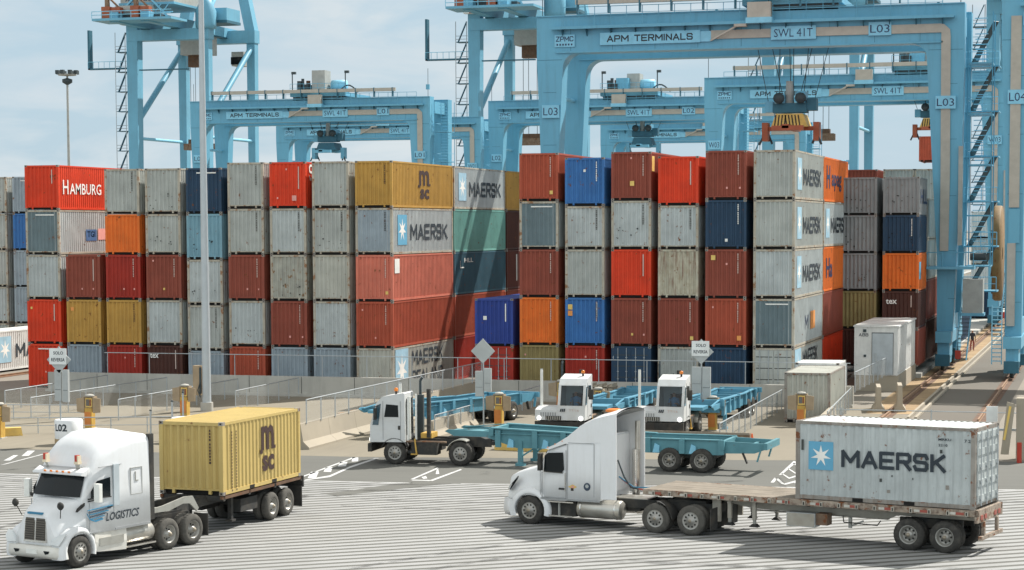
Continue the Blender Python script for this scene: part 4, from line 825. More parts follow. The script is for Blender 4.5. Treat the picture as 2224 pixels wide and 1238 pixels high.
# ------------------------------------------------------------------ lane furniture
def signpost(x, y, h, text_lines, boxes, label):
    t = thing('traffic_sign', label, 'sign', (x, y, 0), 0, 'signposts at the lane entrances')
    mb = MB(); mb.tube((0, 0, 0), (0, 0, h), .04, 'galvanised', 8); mb.build('post', t)
    dz = h-.62; s = .64; mb = MB(); mb.prism([(0, -.05, dz-s), (s, -.05, dz), (0, -.05, dz+s), (-s, -.05, dz)], (0, -.02, 0), 'sign_back'); mb.box(-.03, .03, -.05, -.02, dz-s, dz+s, 'galvanised')
    d = mb.build('diamond_plate', t)
    if text_lines:
        mb = MB(); mb.box(-.48, .42, -.12, -.08, dz-.22, dz+.55, 'sign_white'); p = mb.build('sign_plate', t)
        mb = MB(); text(mb, text_lines[0], (-.26, -.125, dz+.25), (1, 0, 0), (0, 0, 1), .52, .16, 'lettering_black', .02); text(mb, text_lines[1], (-.38, -.125, dz-.08), (1, 0, 0), (0, 0, 1), .72, .17, 'lettering_black', .02); mb.build('lettering', p)
    for (x0, x1, z0, z1) in boxes:
        mb = MB(); mb.box(x0, x1, -.07, .10, z0, z1, 'sign_back'); mb.box(x0+.03, x1-.03, -.078, -.07, z0+(z1-z0)*.36, z0+(z1-z0)*.37, 'door_gasket'); mb.build('grey_cabinet', t)
    return t
signpost(-48.75, 89.6, 4.75, ('SOLO', 'REVERSA'), [(-.26, .10, 2.15, 3.65), (.16, .46, 2.1, 3.65)], 'left sign reading SOLO REVERSA with two grey cabinets below it')
signpost(-31.15, 101.6, 4.7, None, [(-.42, .0, 1.75, 3.05), (.05, .42, 2.0, 3.2)], 'middle signpost with a blank grey diamond and grey cabinets')
signpost(-20.35, 104.3, 4.65, ('SOLO', 'REVERSA'), [(-.48, .02, 1.9, 3.25), (.06, .48, 1.6, 3.25)], 'right sign reading SOLO REVERSA beside the second front-facing tug')
def kiosk(x, y, label, ped=True, rz=0):
    t = thing('ticket_kiosk', label, 'kiosk', (x, y, 0), rz, 'yellow driver kiosks at the lanes'); t.scale = (1, 1, .8)
    mb = MB(); mb.box(-.2, .2, -.2, .2, 0, 1.35, 'yellow_paint'); mb.box(-.21, .15, -.215, -.2, .25, 1.1, 'orange_paint'); mb.box(-.28, .28, -.28, .28, 0, .06, 'wall_concrete'); mb.build('pedestal', t)
    mb = MB()
    mb.prism([(-.7, -.1, 1.1), (-.25, -.16, 1.02), (-.25, -.16, 2.05), (-.72, -.1, 1.95)], (0, .06, 0), 'kiosk_tan'); mb.prism([(.25, -.16, 1.02), (.64, -.1, 1.06), (.66, -.1, 1.95), (.25, -.16, 2.05)], (0, .06, 0), 'kiosk_tan'); mb.box(-.3, .3, -.1, .25, 1.35, 2.1, 'kiosk_tan'); mb.build('shield', t)
    mb = MB(); mb.box(-.16, .2, -.17, -.1, 1.4, 2.0, 'curb_yellow'); mb.box(-.12, .06, -.19, -.17, 1.5, 1.92, 'kiosk_screen'); mb.box(.08, .16, -.185, -.17, 1.5, 1.92, 'rust_brown'); mb.build('screen', t)
    mb = MB(); mb.lathe([(0, 0), (.28, 0), (.2, .12), (0, .16)], 'wall_concrete', (0, 0, 2.1), 'z', 10); mb.build('hood', t)
    return t
kiosk(-51.4, 97.6, 'yellow kiosk with tan shields behind the white tank at left')
kiosk(-53.4, 91.9, 'yellow kiosk cut off by the left edge, standing on the yellow kerb')
kiosk(-49.6, 105.3, 'kiosk with tan shields just left of the tall lamp post')
kiosk(-31.0, 103.9, 'yellow kiosk right of the signpost with the blank diamond')
kiosk(-26.8, 108.5, 'kiosk right of the first front-facing white tug')
kiosk(-19.75, 104.3, 'yellow kiosk right of the second front-facing white tug')
kiosk(-15.75, 107.9, 'kiosk in front of the two small grey containers')
kiosk(-30.2, 113.5, 'kiosk behind the raised blue chassis')
mb = MB(); mb.loft([[(-56, 90.2, 0), (-52.9, 93.3, 0), (-53.2, 93.7, 0), (-56.5, 90.6, 0)], [(-56, 90.2, .42), (-52.95, 93.25, .42), (-53.2, 93.6, .42), (-56.4, 90.6, .42)]], 'curb_yellow', False)
tag(mb.build('yellow_kerb'), 'thick yellow concrete kerb at the left edge', 'kerb')
mb = MB(); mb.loft([[(-27.9, 92.7, 0), (-25.2, 92.4, 0), (-25.2, 92.9, 0), (-27.9, 93.3, 0)], [(-27.9, 92.7, .4), (-25.3, 92.4, .4), (-25.3, 92.9, .4), (-27.9, 93.3, .4)]], 'curb_yellow', False)
tag(mb.build('yellow_kerb'), 'short yellow concrete kerb behind the teal trailer chassis', 'kerb')
def tank(x, y, txt, label):
    t = thing('round_tank', label, 'tank', (x, y, 0), 0, 'white lane number tanks')
    mb = MB(); mb.lathe([(.66, .3), (.67, 1.18), (.62, 1.22), (0, 1.24)], 'tank_white', (0, 0, 0), 'z', 28); mb.build('drum', t)
    mb = MB(); mb.lathe([(.67, 0), (.672, .3), (.64, .302)], 'tank_rust', (0, 0, 0), 'z', 28); mb.build('base', t)
    mb = MB(); v, f = text_shape(txt, .03); r = .676
    mb.add([(r*math.cos(R(-128)+p[0]*.70/r), r*math.sin(R(-128)+p[0]*.70/r), .68+p[1]*.36) for p in v], f, 'lettering_black'); mb.build('lettering', t)
    return t
tank(-48.6, 90.1, 'L02', 'white round tank with L02 painted on it, behind the left truck cab')
tank(-43.55, 92.4, 'L03', 'white round tank half hidden behind the yellow container, marked L03')
for i, (x, y, h, lab) in enumerate(((-44.6, 93.2, 1.9, 'thin steel post left of the half-hidden tank'), (-44.2, 93.6, 2.3, 'taller thin steel post beside the half-hidden tank'), (-46.9, 95.5, 1.2, 'short grey post behind the left truck roof'), (-41.5, 88.5, .0, ''))):
    if h: mb = MB(); mb.tube((0, 0, 0), (0, 0, h), .05, 'galvanised', 6); mb.lathe([(0, h), (.07, h), (.07, h+.05), (0, h+.07)], 'machine_dark', (0, 0, 0), 'z', 8); o = mb.build('steel_post'); o.location = (x, y, 0); tag(o, lab, 'post', 'thin steel posts')
t = thing('steel_beam', 'long low rusty brown beam lying across the lanes in front of the tug trucks', 'beam', (-28.4, 95.4, 0), R(-3))
mb = MB(); mb.box(0, 12.2, 0, .3, .45, .85, 'steel_rusty'); mb.box(0, 12.2, -.05, .0, .78, .88, 'deck_wood'); mb.build('beam_body', t)
for x in (.5, 4, 8, 11.6): mb = MB(); mb.box(x, x+.3, .05, .25, 0, .45, 'steel_rusty'); mb.build('foot', t)
# two small grey containers, white cabin
container(-16.92, 109.6, .02, 'paint_beigegrey', 'small dirty grey container standing alone by the lane railing', 2.65, 6.058, group='small grey containers by the railing', framecol='rim_frame')
container(-17.3, 116.1, .02, 'paint_white', 'white container with a dark stain behind the small grey one', 2.75, 3.0, marks=('sq:slate_paint:.2:.25:1.0:1.1',), group='small grey containers by the railing')
t = thing('electrical_cabin', 'white electrical cabin with a grey door on a concrete plinth', 'cabin', (-15.95, 132.0, 0))
mb = MB(); mb.box(.1, 2.75, 0, 11.9, 0, 1.0, 'barrier_concrete'); mb.build('plinth', t)
mb = MB(); mb.box(0, 2.7, -.05, 11.6, 1.0, 4.05, 'paint_white')
for i in range(16): mb.box(2.7, 2.74, .1+i*.72, .42+i*.72, 1.15, 3.95, 'paint_white')
w_ = mb.build('cabin_body', t)
mb = MB(); mb.box(-.06, 2.78, -.12, 5.4, 4.05, 4.14, 'paint_white'); mb.box(-.06, 2.78, 5.9, 11.7, 4.05, 4.14, 'paint_white'); mb.box(.2, 2.5, 5.4, 5.9, 4.03, 4.08, 'machine_dark'); mb.build('roof', t)
mb = MB(); mb.box(1.13, 2.42, -.10, -.05, 1.05, 3.65, 'cabin_door'); mb.box(1.1, 1.13, -.09, -.05, 1.05, 3.7, 'door_gasket'); mb.box(2.42, 2.45, -.09, -.05, 1.05, 3.7, 'door_gasket'); mb.box(1.1, 2.45, -.09, -.05, 3.65, 3.7, 'door_gasket'); d = mb.build('door', t)
mb = MB(); mb.box(1.32, 1.42, -.14, -.10, 1.9, 2.4, 'galvanised'); mb.build('handle', d)
mb = MB(); text(mb, 'ABB', (.28, -.055, 3.45), (1, 0, 0), (0, 0, 1), .6, .2, 'lettering_black', .03); mb.build('lettering', t)
for a_ in ((.55, .75, 3.72, 3.9), (.6, .75, 2.15, 2.3)): mb = MB(); mb.box(a_[0], a_[1], -.12, -.05, a_[2], a_[3], 'machine_dark'); mb.build('vent', t)
# right-edge block, cone, gate
t = thing('traffic_cone', 'small orange cone on the ground right of the teal chassis', 'cone', (-16.3, 95.9, 0))
mb = MB(); mb.box(-.2, .2, -.2, .2, 0, .04, 'chassis_black'); mb.build('base', t); mb = MB(); mb.tube((0, 0, .04), (0, 0, .75), .16, 'cone_orange', 12, .03); mb.build('cone_body', t)
t = thing('roadside_post', 'concrete gate pillar with a striped board at the right edge', 'gate pillar', (-4.0, 94.4, 0))
mb = MB(); mb.box(-.25, .9, 0, .7, 0, 2.75, 'barrier_concrete'); mb.build('pillar', t)
mb = MB(); mb.prism([(-.9, -.15, .25), (-.55, -.15, .25), (-.3, -.15, 2.5), (-.65, -.15, 2.6)], (0, .08, 0), 'barrier_concrete'); mb.bar((-.75, -.17, .9), (-.5, -.17, 2.4), .1, .03, 'curb_yellow'); mb.build('striped_board', t)
mb = MB(); mb.box(-1.6, 1.2, .9, 1.0, 1.2, 1.3, 'galvanised'); mb.box(-1.6, -1.1, .88, .95, .9, 2.3, 'sign_white'); mb.build('white_panel', t)
mb = MB(); mb.tube((.25, -.3, 0), (.25, -.3, .9), .11, 'red_lens', 8); tag_o = mb.build('red_bollard'); tag_o.location = (-4.3, 93.6, 0); tag(tag_o, 'short red bollard at the right edge in front of the gate pillar', 'bollard')
mb = MB(); mb.tube((-20, 0, 2.6), (6, 0, 2.6), .03, 'galvanised', 6); fr = thing('gate_rail', 'thin horizontal rail above the big white flatbed container', 'railing', (-4.5, 108, 0))
mb.v = []; mb.f = []; mb.m = []; mb.sm = []; mb.tube((-9.5, 0, .9), (6, 0, .9), .03, 'galvanised', 6); mb.build('top_rail', fr)
for x in (-9.2, -4.6, 0, 4.6): p = MB(); p.tube((x, 0, 0), (x, 0, 1.0), .035, 'galvanised', 6); p.build('post', fr)

# ------------------------------------------------------------------ wheels
def wheel(par, x, y, side, r=.51, w=.28, dual=False, style='steer', tm='tyre'):
    """outer face at |y|, side +1 left / -1 right"""
    s = side; mb = MB(); prof = lambda o: [(r*.58, o), (r*.62, o+.012), (r*.90, o), (r*.97, o-.035), (r, o-.06), (r, o-w+.06), (r*.97, o-w+.035), (r*.9, o-w), (r*.58, o-w)]
    for k in range(2 if dual else 1): mb.lathe([(a, s*(b)) for a, b in prof(abs(y)-k*(w+.06))], tm, (x, 0, r), 'y', 32)
    for q in range(30):
        a = 2*math.pi*q/30; ca, sa = math.cos(a), math.sin(a)
        for k in range(2 if dual else 1):
            yy = abs(y)-k*(w+.06); p0 = (x+ca*(r+.004), s*(yy-.08), r+sa*(r+.004)); p1 = (x+ca*(r+.004), s*(yy-w+.08), r+sa*(r+.004)); mb.bar(p0, p1, .035, .012, tm, (ca, 0, sa))
    wo = mb.build('wheel', par); mb = MB(); o = abs(y)
    if style == 'steer':
        mb.lathe([(0, s*(o+.05)), (.10, s*(o+.05)), (.12, s*(o-.02)), (.24, s*(o-.0)), (.285, s*(o-.02)), (r*.59, s*(o+.005)), (r*.60, s*(o-.06))], 'rim', (x, 0, r), 'y', 28); hr, ho = .205, o-.004
    else:
        mb.lathe([(0, s*(o+.0)), (.10, s*(o-.0)), (.12, s*(o-.13)), (.20, s*(o-.15)), (.25, s*(o-.12)), (.27, s*(o-.03)), (r*.59, s*(o+.005)), (r*.60, s*(o-.06))], 'rim', (x, 0, r), 'y', 28); hr, ho = .175, o-.135
    for q in range(10 if style == 'steer' else 8):
        a = 2*math.pi*q/(10 if style == 'steer' else 8); cx, cz = x+hr*math.cos(a), r+hr*math.sin(a)
        v = [(cx+.035*math.cos(b), s*(ho+.006), cz+.035*math.sin(b)) for b in [k*math.pi/4 for k in range(8)]]; mb.add(v, [tuple(range(8))], 'rim_hole')
    mb.lathe([(0, s*(o+.07)), (.055, s*(o+.065)), (.07, s*(o))], 'hub', (x, 0, r), 'y', 12); mb.build('rim', wo); return wo
def sect(x, hw, zb, zt, r, hw2=None, crown=.03, nb=5):   # closed cross-section at x, symmetric, rounded top
    hw2 = hw if hw2 is None else hw2; pts = [(x, hw, zb), (x, hw+(hw2-hw)*.5, (zb+zt-r)/2)]
    for k in range(nb): a = k*math.pi/2/(nb-1); pts.append((x, hw2-r+r*math.cos(a), zt-r+r*math.sin(a)))
    pts.append((x, hw2*.3, zt+crown)); return pts+[(px, -py, pz) for px, py, pz in reversed(pts)]
def mirror(par, name, f):
    for s in (1, -1): mb = MB(); f(mb, s); mb.build(name, par)
def fender(mb, s, cx, cz, r, y0, y1, x0, x1, top, m):   # arch over a wheel: outline with semicircular cut
    arc = [(cx+r*math.cos(a), cz+r*math.sin(a)) for a in [math.pi*k/14 for k in range(15)]]
    pts = [(x1, cz-.1), (x1, top*.75)] + [(x1-(x1-x0)*q, top+.10*math.sin(math.pi*q)) for q in (.15, .35, .6, .85)] + [(x0, top*.86), (x0, cz-.1)] + [(cx-r, cz-.1)] + list(reversed(arc)) + [(cx+r, cz-.1)]
    mb.prism_xz(pts, s*y0, s*y1, m)

# ------------------------------------------------------------------ road tractor, two bodies
def tractor(name, label, loc, fang, kind):
    t = thing(name, label, 'truck', loc, R(fang)); B = kind == 'B'; Wt = 'truck_white'
    d1, d2, end = (-4.15, -5.35, -6.0) if B else (-4.81, -6.11, -6.75)
    back = -3.2 if B else -2.75
    for s in (1, -1):
        wheel(t, 0, 1.22, s, .50, .29); wheel(t, d1, 1.22, s, .51, .27, True, 'steer' if not B else 'dual', 'tyre_dusty'); wheel(t, d2, 1.22, s, .51, .27, True, 'steer' if not B else 'dual', 'tyre_dusty')
    mb = MB()
    for s in (1, -1): mb.box(end, .55, s*.43-.05, s*.43+.05, .72, 1.02, 'chassis_black')
    for x in (0, d1, d2): mb.tube((x, -1, .5), (x, 1, .5), .09, 'chassis_black'); mb.lathe([(0, -.28), (.24, -.2), (.27, 0), (.24, .2), (0, .28)], 'chassis_black', (x, 0, .5), 'y', 12) if x else None
    mb.box(end, end+.1, -.5, .5, .7, 1.0, 'chassis_black'); mb.box(-3.9, -.7, -.4, .4, .6, .95, 'chassis_black'); mb.build('chassis_frame', t)
    mb = MB(); xk = (d1+d2)/2; mb.lathe([(0, 0), (.45, 0), (.48, .06), (.3, .10), (0, .1)], 'chassis_black', (xk, 0, 1.10), 'z', 18); mb.box(xk-.9, xk+.5, -.45, .45, 1.02, 1.1, 'chassis_black'); mb.build('fifth_wheel', t)
    # hood
    mb = MB()
    if B:
        S_ = [sect(.66, .95, .70, 1.62, .10, .47), sect(.60, 1.05, .68, 1.72, .16, .54), sect(.35, 1.12, .80, 1.86, .22, .66), sect(.05, 1.15, 1.02, 1.95, .24, .78), sect(-.2, 1.16, 1.02, 2.03, .22, .90), sect(-.38, 1.17, .98, 2.1, .2, 1.0)]
    else:
        S_ = [sect(1.06, .92, .55, 1.50, .14, .62), sect(.98, 1.02, .55, 1.64, .2, .72), sect(.75, 1.12, .62, 1.76, .25, .82), sect(.45, 1.17, .98, 1.87, .26, .88), sect(0, 1.18, 1.04, 1.99, .26, .95), sect(-.42, 1.18, .98, 2.12, .22, 1.04)]
    mb.loft(S_, Wt); mb.build('hood', t)
    def fd(mb, s):
        sec = []
        for k in range(17):
            a = R(-14+k*13); ca, sa = math.cos(a), math.sin(a); ro = .80 if not B else .78
            sec.append([(rr*ca, s*yy, .5+rr*sa) for rr, yy in ((.585, .75), (.585, 1.20), (.60, 1.225), (.66, 1.225), (ro-.05, 1.195), (ro, 1.10), (ro+.02, .75))])
        mb.loft(sec, Wt)
    mirror(t, 'fender', fd)
    mb = MB()   # bumper
    if B:
        mb.loft([[(.78, y, .33), (.86, y, .45), (.84, y, .68), (.70, y, .72), (.6, y, .33)] if abs(y) < 1 else [(.62, y, .33), (.66, y, .45), (.64, y, .68), (.60, y, .72), (.5, y, .33)] for y in (-1.2, -.95, -.4, .4, .95, 1.2)], 'truck_dirty')
    else:
        mb.loft([[(1.12, y, .28), (1.18, y, .5), (1.14, y, .86), (1.0, y, .88), (.9, y, .28)] if abs(y) < 1 else [(.72, y, .28), (.80, y, .5), (.76, y, .84), (.66, y, .86), (.5, y, .28)] for y in (-1.22, -.9, -.4, .4, .9, 1.22)], Wt)
    bu = mb.build('bumper', t)
    mb = MB()
    if B:
        for y in (-.62, .62): mb.prism([(.865, y-.12, .58), (.865, y+.12, .58), (.86, y+.08, .50), (.865, y-.05, .47)], (.01, 0, 0), 'glass_dark')
        mb.box(.86, .872, -.22, .22, .46, .60, 'sticker_white')
    else: mb.box(1.17, 1.19, -.5, .5, .4, .62, 'grille')
    mb.build('bumper_lights', bu)
    # grille
    mb = MB()
    if B:
        mb.prism([(.66, -.47, .80), (.66, .47, .80), (.60, .43, 1.60), (.60, -.43, 1.60)], (.05, 0, 0), 'chrome'); g_ = mb.build('grille', t)
        for y0, y1 in ((-.42, -.04), (.04, .42)):
            mb = MB(); mb.prism([(.715, y0, .86), (.715, y1, .86), (.657, y1*.95, 1.54), (.657, y0*.95, 1.54)], (.012, 0, 0), 'grille_bright')
            for k in range(9): z = .9+k*.07; xx = .735-.07*(z-.86)/.68; mb.box(xx-.005, xx+.008, y0+.02, y1-.02, z, z+.028, 'grille')
            mb.build('grille_panel', g_)
    else:
        mb.prism([(1.10, -.6, .92), (1.10, .6, .92), (1.03, .52, 1.52), (1.03, -.52, 1.52)], (.04, 0, 0), 'chrome'); mb.prism([(1.145, -.52, .97), (1.145, .52, .97), (1.08, .46, 1.46), (1.08, -.46, 1.46)], (.012, 0, 0), 'grille'); mb.build('grille', t)
    def hl(mb, s):
        if B: mb.prism([(.775, s*.70, .76), (.785, s*1.06, .74), (.72, s*1.17, .92), (.57, s*1.195, 1.10), (.61, s*1.0, 1.07), (.72, s*.74, .93)], (.035, s*.012, .02), 'lamp_glass')
        else: mb.prism([(.93, s*.86, 1.12), (.80, s*1.08, 1.18), (.46, s*1.17, 1.58), (.50, s*1.02, 1.66), (.84, s*.90, 1.34)], (.03, s*.012, .01), 'glass_dark'); mb.prism([(.97, s*.90, 1.15), (.86, s*1.03, 1.18), (.74, s*1.08, 1.38), (.86, s*.94, 1.33)], (.03, s*.014, .02), 'lamp_glass')
    mirror(t, 'headlight', hl)
    # cab and sleeper
    mb = MB()
    if B:
        mb.loft([sect(-.30, 1.08, .98, 2.10, .1, 1.03, .02), sect(-.62, 1.2, .98, 2.80, .14, 1.06, .03), sect(-.72, 1.2, .98, 2.98, .2, 1.08, .05)], Wt)
        mb.loft([sect(-.72, 1.2, .98, 2.98, .20, 1.08, .05), sect(-.82, 1.22, .98, 3.18, .34, 1.10, .08), sect(-1.05, 1.23, .98, 3.50, .42, 1.12, .1), sect(-1.4, 1.24, .98, 3.80, .5, 1.15, .1), sect(-1.9, 1.25, .98, 3.98, .5, 1.17, .08), sect(-2.5, 1.25, .98, 3.99, .4, 1.20, .05), sect(-2.95, 1.25, .98, 3.90, .3, 1.21, .04), sect(-3.2, 1.25, 1.0, 3.86, .25, 1.21, .03)], Wt)
    else:
        mb.loft([sect(-.40, 1.1, .9, 2.12, .1, 1.05, .02), sect(-.62, 1.2, .9, 2.62, .14, 1.06, .03), sect(-.80, 1.2, .9, 2.78, .16, 1.1, .03), sect(-1.4, 1.21, .9, 2.92, .16, 1.16, .03), sect(-1.6, 1.21, .98, 3.1, .14, 1.18, .03), sect(-2.75, 1.21, .98, 3.2, .12, 1.18, .02)], Wt)
    cb = mb.build('cab_body', t)
    # windshield and side glass
    mb = MB()
    if B: q = [(-.285, .98, 2.12), (-.60, .90, 2.74)]
    else: q = [(-.385, 1.0, 2.14), (-.60, .94, 2.60)]
    n = 8; v = []
    for (x, hw, z) in q:
        for k in range(n+1): a = -1+2*k/n; v.append((x+.03+.11*(1-a*a), a*hw, z+.012))
    mb.add(v, [(k, k+1, n+2+k, n+1+k) for k in range(n)], 'glass_dark', True); mb.build('windshield', t)
    if B:
        mb = MB(); mb.loft([[(-.52, y, 2.75), (-.30+.0*y, y, 2.79), (-.30, y, 2.84), (-.66, y, 3.0)] for y in (-1.02, -.5, 0, .5, 1.02)], Wt); mb.build('sun_visor', t)
        mb = MB(); [mb.box(-.33, -.28, y-.03, y+.03, 2.86, 2.91, 'amber') for y in (-.5, -.25, 0, .25, .5)]; mb.build('marker_light', t)
    def win(mb, s):
        P = [(-.52, 2.1), (-.52, 2.30), (-.80, 2.60), (-1.38, 2.66), (-1.38, 2.06)] if B else [(-.58, 1.92), (-.62, 2.46), (-.74, 2.56), (-1.32, 2.60), (-1.36, 2.0), (-1.28, 1.90)]
        mb.prism_xz(P, s*1.195, s*1.222, 'glass_dark')
        mb.prism_xz([(P[0][0], P[0][1]-.03), (P[-1][0]-.03, P[-1][1]-.03), (P[-1][0]-.03, P[-1][1]), P[0]], s*1.2, s*1.232, 'chassis_black')
    mirror(t, 'side_window', win)
    def door(mb, s):   # door seams and handle, proud by a few millimetres
        x0, x1, z0, z1 = (-1.52, -.42, 1.02, 2.75) if B else (-1.45, -.50, 1.0, 2.68)
        for a in ((x0, x0+.015, z0, z1), (x1-.015, x1, z0, z1-.8), (x0, x1, z0, z0+.015)): mb.box(a[0], a[1], s*1.2, s*1.228, a[2], a[3], 'grey_plastic')
        mb.box(x0+.08, x0+.28, s*1.2, s*1.25, 1.72 if B else 1.30, 1.77 if B else 1.36, 'chassis_black'); 
        if not B: mb.box(x0-.28, x0-.18, s*1.2, s*1.226, 1.28, 1.38, 'chassis_black')
    mirror(t, 'door', door)
    def mir(mb, s):
        if B: mb.box(-.62, -.48, s*1.36, s*1.58, 1.98, 2.55, 'sticker_white'); mb.box(-.64, -.62, s*1.38, s*1.56, 2.0, 2.53, 'glass_dark'); mb.bar((-.5, s*1.1, 2.05), (-.55, s*1.4, 2.1), .05, .05, 'chassis_black'); mb.bar((-.5, s*1.1, 1.98), (-.55, s*1.4, 2.05), .04, .04, 'chassis_black')
        else: mb.box(-.56, -.44, s*1.24, s*1.44, 1.95, 2.55, 'chassis_black'); mb.bar((-.5, s*1.1, 2.5), (-.5, s*1.3, 2.5), .04, .04, 'chassis_black')
    mirror(t, 'mirror', mir)
    if B:
        def hm(mb, s): mb.bar((.42, s*.80, 1.55), (.52, s*.92, 1.86), .025, .025, 'chassis_black'); mb.lathe([(0, -.05), (.10, -.04), (.13, .02), (.07, .09), (0, .1)], 'chassis_black', (.54, s*.94, 1.95), 'x', 12)
        mirror(t, 'hood_mirror', hm)
        for s in (1, -1):
            mb = MB(); mb.bar((-.62, s*.62, 2.9), (-.52, s*.66, 3.13), .14, .02, 'machine_grey'); mb.box(-.62, -.44, s*.66-.07, s*.66+.09, 3.12, 3.20, 'beacon_cream'); mb.box(-.60, -.46, s*.66-.06, s*.66+.04, 3.2, 3.4, 'red_lens'); mb.box(-.6, -.46, s*.66+.04, s*.66+.09, 3.2, 3.38, 'beacon_cream'); mb.build('beacon_light', t)
    else:
        mb = MB(); mb.lathe([(0, 0), (.30, 0), (.30, .06), (.2, .10), (0, .1)], 'amber', (-2.8, .2, 4.0), 'z', 16); mb.build('beacon_light', t)
    # lower side: steps, fuel tank, skirts
    for s in (1, -1):
        if B:
            mb = MB(); mb.loft([[(x, s*.80, zb), (x, s*1.19, zb), (x, s*1.22, zb+.3), (x, s*1.20, .97), (x, s*.8, .97)] for x, zb in ((-.66, .40), (-1.4, .34), (-2.1, .30))], 'truck_dirty', False); mb.box(-1.95, -.85, s*1.2, s*1.235, .55, .80, 'frame_grey'); mb.build('step_skirt', t)
            mb = MB(); mb.lathe([(0, -.68), (.27, -.68), (.30, -.64), (.30, .64), (.27, .68), (0, .68)], 'tank_alu', (-2.82, s*.88, .70), 'x', 24); mb.box(-3.5, -2.15, s*.95, s*1.2, .33, .38, 'chrome')
            mb.build('fuel_tank', t)
        else:
            mb = MB(); mb.box(-1.75, -.72, s*.5, s*1.05, .36, .92, 'chassis_black'); mb.box(-1.70, -.74, s*1.0, s*1.2, .84, .88, 'chrome'); mb.box(-1.66, -.76, s*1.0, s*1.2, .34, .39, 'chrome'); mb.box(-1.15, -1.10, s*1.04, s*1.14, .36, .84, 'machine_grey'); mb.build('step', t)
            mb = MB(); mb.lathe([(0, -.82), (.29, -.82), (.33, -.77), (.33, .77), (.29, .82), (0, .82)], 'tank_alu', (-2.62, s*.86, .66), 'x', 26)
            for xx in (-3.25, -1.95): mb.lathe([(.335, -.03), (.345, 0), (.335, .03)], 'chrome', (xx, s*.86, .66), 'x', 26)
            mb.build('fuel_tank', t)
    if B:
        mb = MB(); mb.box(-3.38, -3.2, -1.18, 1.18, 1.2, 3.75, 'grey_plastic'); mb.box(-3.42, -3.2, 1.1, 1.23, 1.1, 3.85, 'chassis_black'); mb.box(-3.42, -3.2, -1.23, -1.1, 1.1, 3.85, 'chassis_black'); mb.build('rear_fairing', t)
        mb = MB(); mb.prism_xz([(-3.2, 1.25), (-3.2, 1.35), (-4.1, 1.42), (-5.2, 1.60), (-5.6, 1.58), (-5.9, 1.15), (-5.8, 1.05), (-5.45, 1.35), (-5.1, 1.38), (-4.4, 1.22)], .93, .99, 'frame_grey'); mb.box(-4.4, -3.4, -.9, .9, 1.25, 1.30, 'frame_grey'); mb.build('deck_plate', t)
        mb = MB(); mb.box(-1.75, -1.50, 1.205, 1.262, 1.75, 3.05, 'swoosh_grey'); mb.build('cab_stripe', t)
        for s_ in (-1, 1): mb = MB(); mb.bar((-.24, s_*.1, 2.13), (-.42, s_*.62, 2.42), .02, .02, 'chassis_black'); mb.build('wiper', t)
        mb = MB(); mb.box(-3.19, -1.55, 1.22, 1.262, .98, 1.05, 'grey_plastic'); mb.box(-.7, -.42, 1.17, 1.232, .99, 1.03, 'grey_plastic'); mb.build('trim', t)
        mb = MB(); mb.prism_xz([(-.9, 3.0), (-1.9, 3.02), (-1.9, 3.035), (-.9, 3.015)], 1.16, 1.232, 'grey_plastic'); mb.prism([(-1.02, -.35, 3.47), (-1.02, .35, 3.47), (-.93, .35, 3.36), (-.93, -.35, 3.36)], (.02, 0, .03), 'grey_plastic'); mb.build('roof_vent', t)
        mb = MB(); mb.box(.55, .70, -.30, .30, 1.66, 1.72, 'swoosh_blue'); mb.build('hood_badge', t)
        # writing and swoosh on the driver side
        mb = MB(); text(mb, 'LOGISTICS', (-1.12, 1.250, 1.30), (-1, 0, 0), (0, 0, 1), 1.50, .26, 'lettering_black', .02, .25); o_ = mb.build('lettering', t)
        for k in range(5):
            mb = MB(); z = 1.76-.07*k; pts = [(-.32-.03*k, z-.02), (-.75, z), (-1.05-.1*(4-k), z+.03)]; mb.prism_xz([(a, b) for a, b in pts]+[(a, b-.025) for a, b in reversed(pts)], 1.225, 1.262, 'swoosh_dark' if k % 2 else 'swoosh_blue'); mb.build('swoosh', t)
        mb = MB(); pts = [(-.30, 1.60), (-.42, 1.42), (-.65, 1.34), (-1.0, 1.38)]; mb.prism_xz(pts+[(a+.02, b+.05) for a, b in reversed(pts)], 1.225, 1.258, 'swoosh_blue'); mb.build('swoosh', t)
        mb = MB(); mb.prism_xz([(-.02, 1.70), (-.34, 1.86), (-.36, 1.95), (-.08, 1.80)], 1.01, 1.10, 'chassis_black'); mb.build('hood_vent', t)
        mb = MB(); mb.box(-2.55, -2.52, 1.2, 1.243, 2.45, 2.72, 'frame_grey'); mb.box(-2.66, -2.52, 1.2, 1.243, 2.42, 2.45, 'frame_grey')
        for a in ((-2.85, -2.83, 2.0, 2.85), (-2.32, -2.30, 2.0, 2.85), (-2.85, -2.30, 2.84, 2.86), (-2.85, -2.30, 2.0, 2.02)): mb.box(a[0], a[1], 1.2, 1.24, a[2], a[3], 'machine_grey')
        mb.build('sleeper_hatch', t)
    else:
        # open-backed roof fairing: side panels and a sloping top sheet
        prof = [(-.62, 2.70), (-1.0, 2.86), (-1.5, 3.16), (-2.0, 3.56), (-2.5, 3.80), (-3.0, 3.94), (-3.35, 4.02)]
        def fp(mb, s): mb.prism_xz(prof + [(-3.35, 1.05), (-2.76, 1.05), (-2.76, 3.0), (-1.4, 2.9), (-.8, 2.68)], s*1.165, s*1.205, 'truck_white')
        mirror(t, 'side_fairing', fp)
        mb = MB(); v = []
        for x, z in prof:
            for k in range(7): a = -1+k/3; v.append((x-.0, a*1.165, z+.14*(1-a*a)*min(1, (-.62-x)/1.0)))
        nn = 7; mb.add(v, [(i*nn+k, i*nn+k+1, (i+1)*nn+k+1, (i+1)*nn+k) for i in range(len(prof)-1) for k in range(6)], 'truck_white', True)
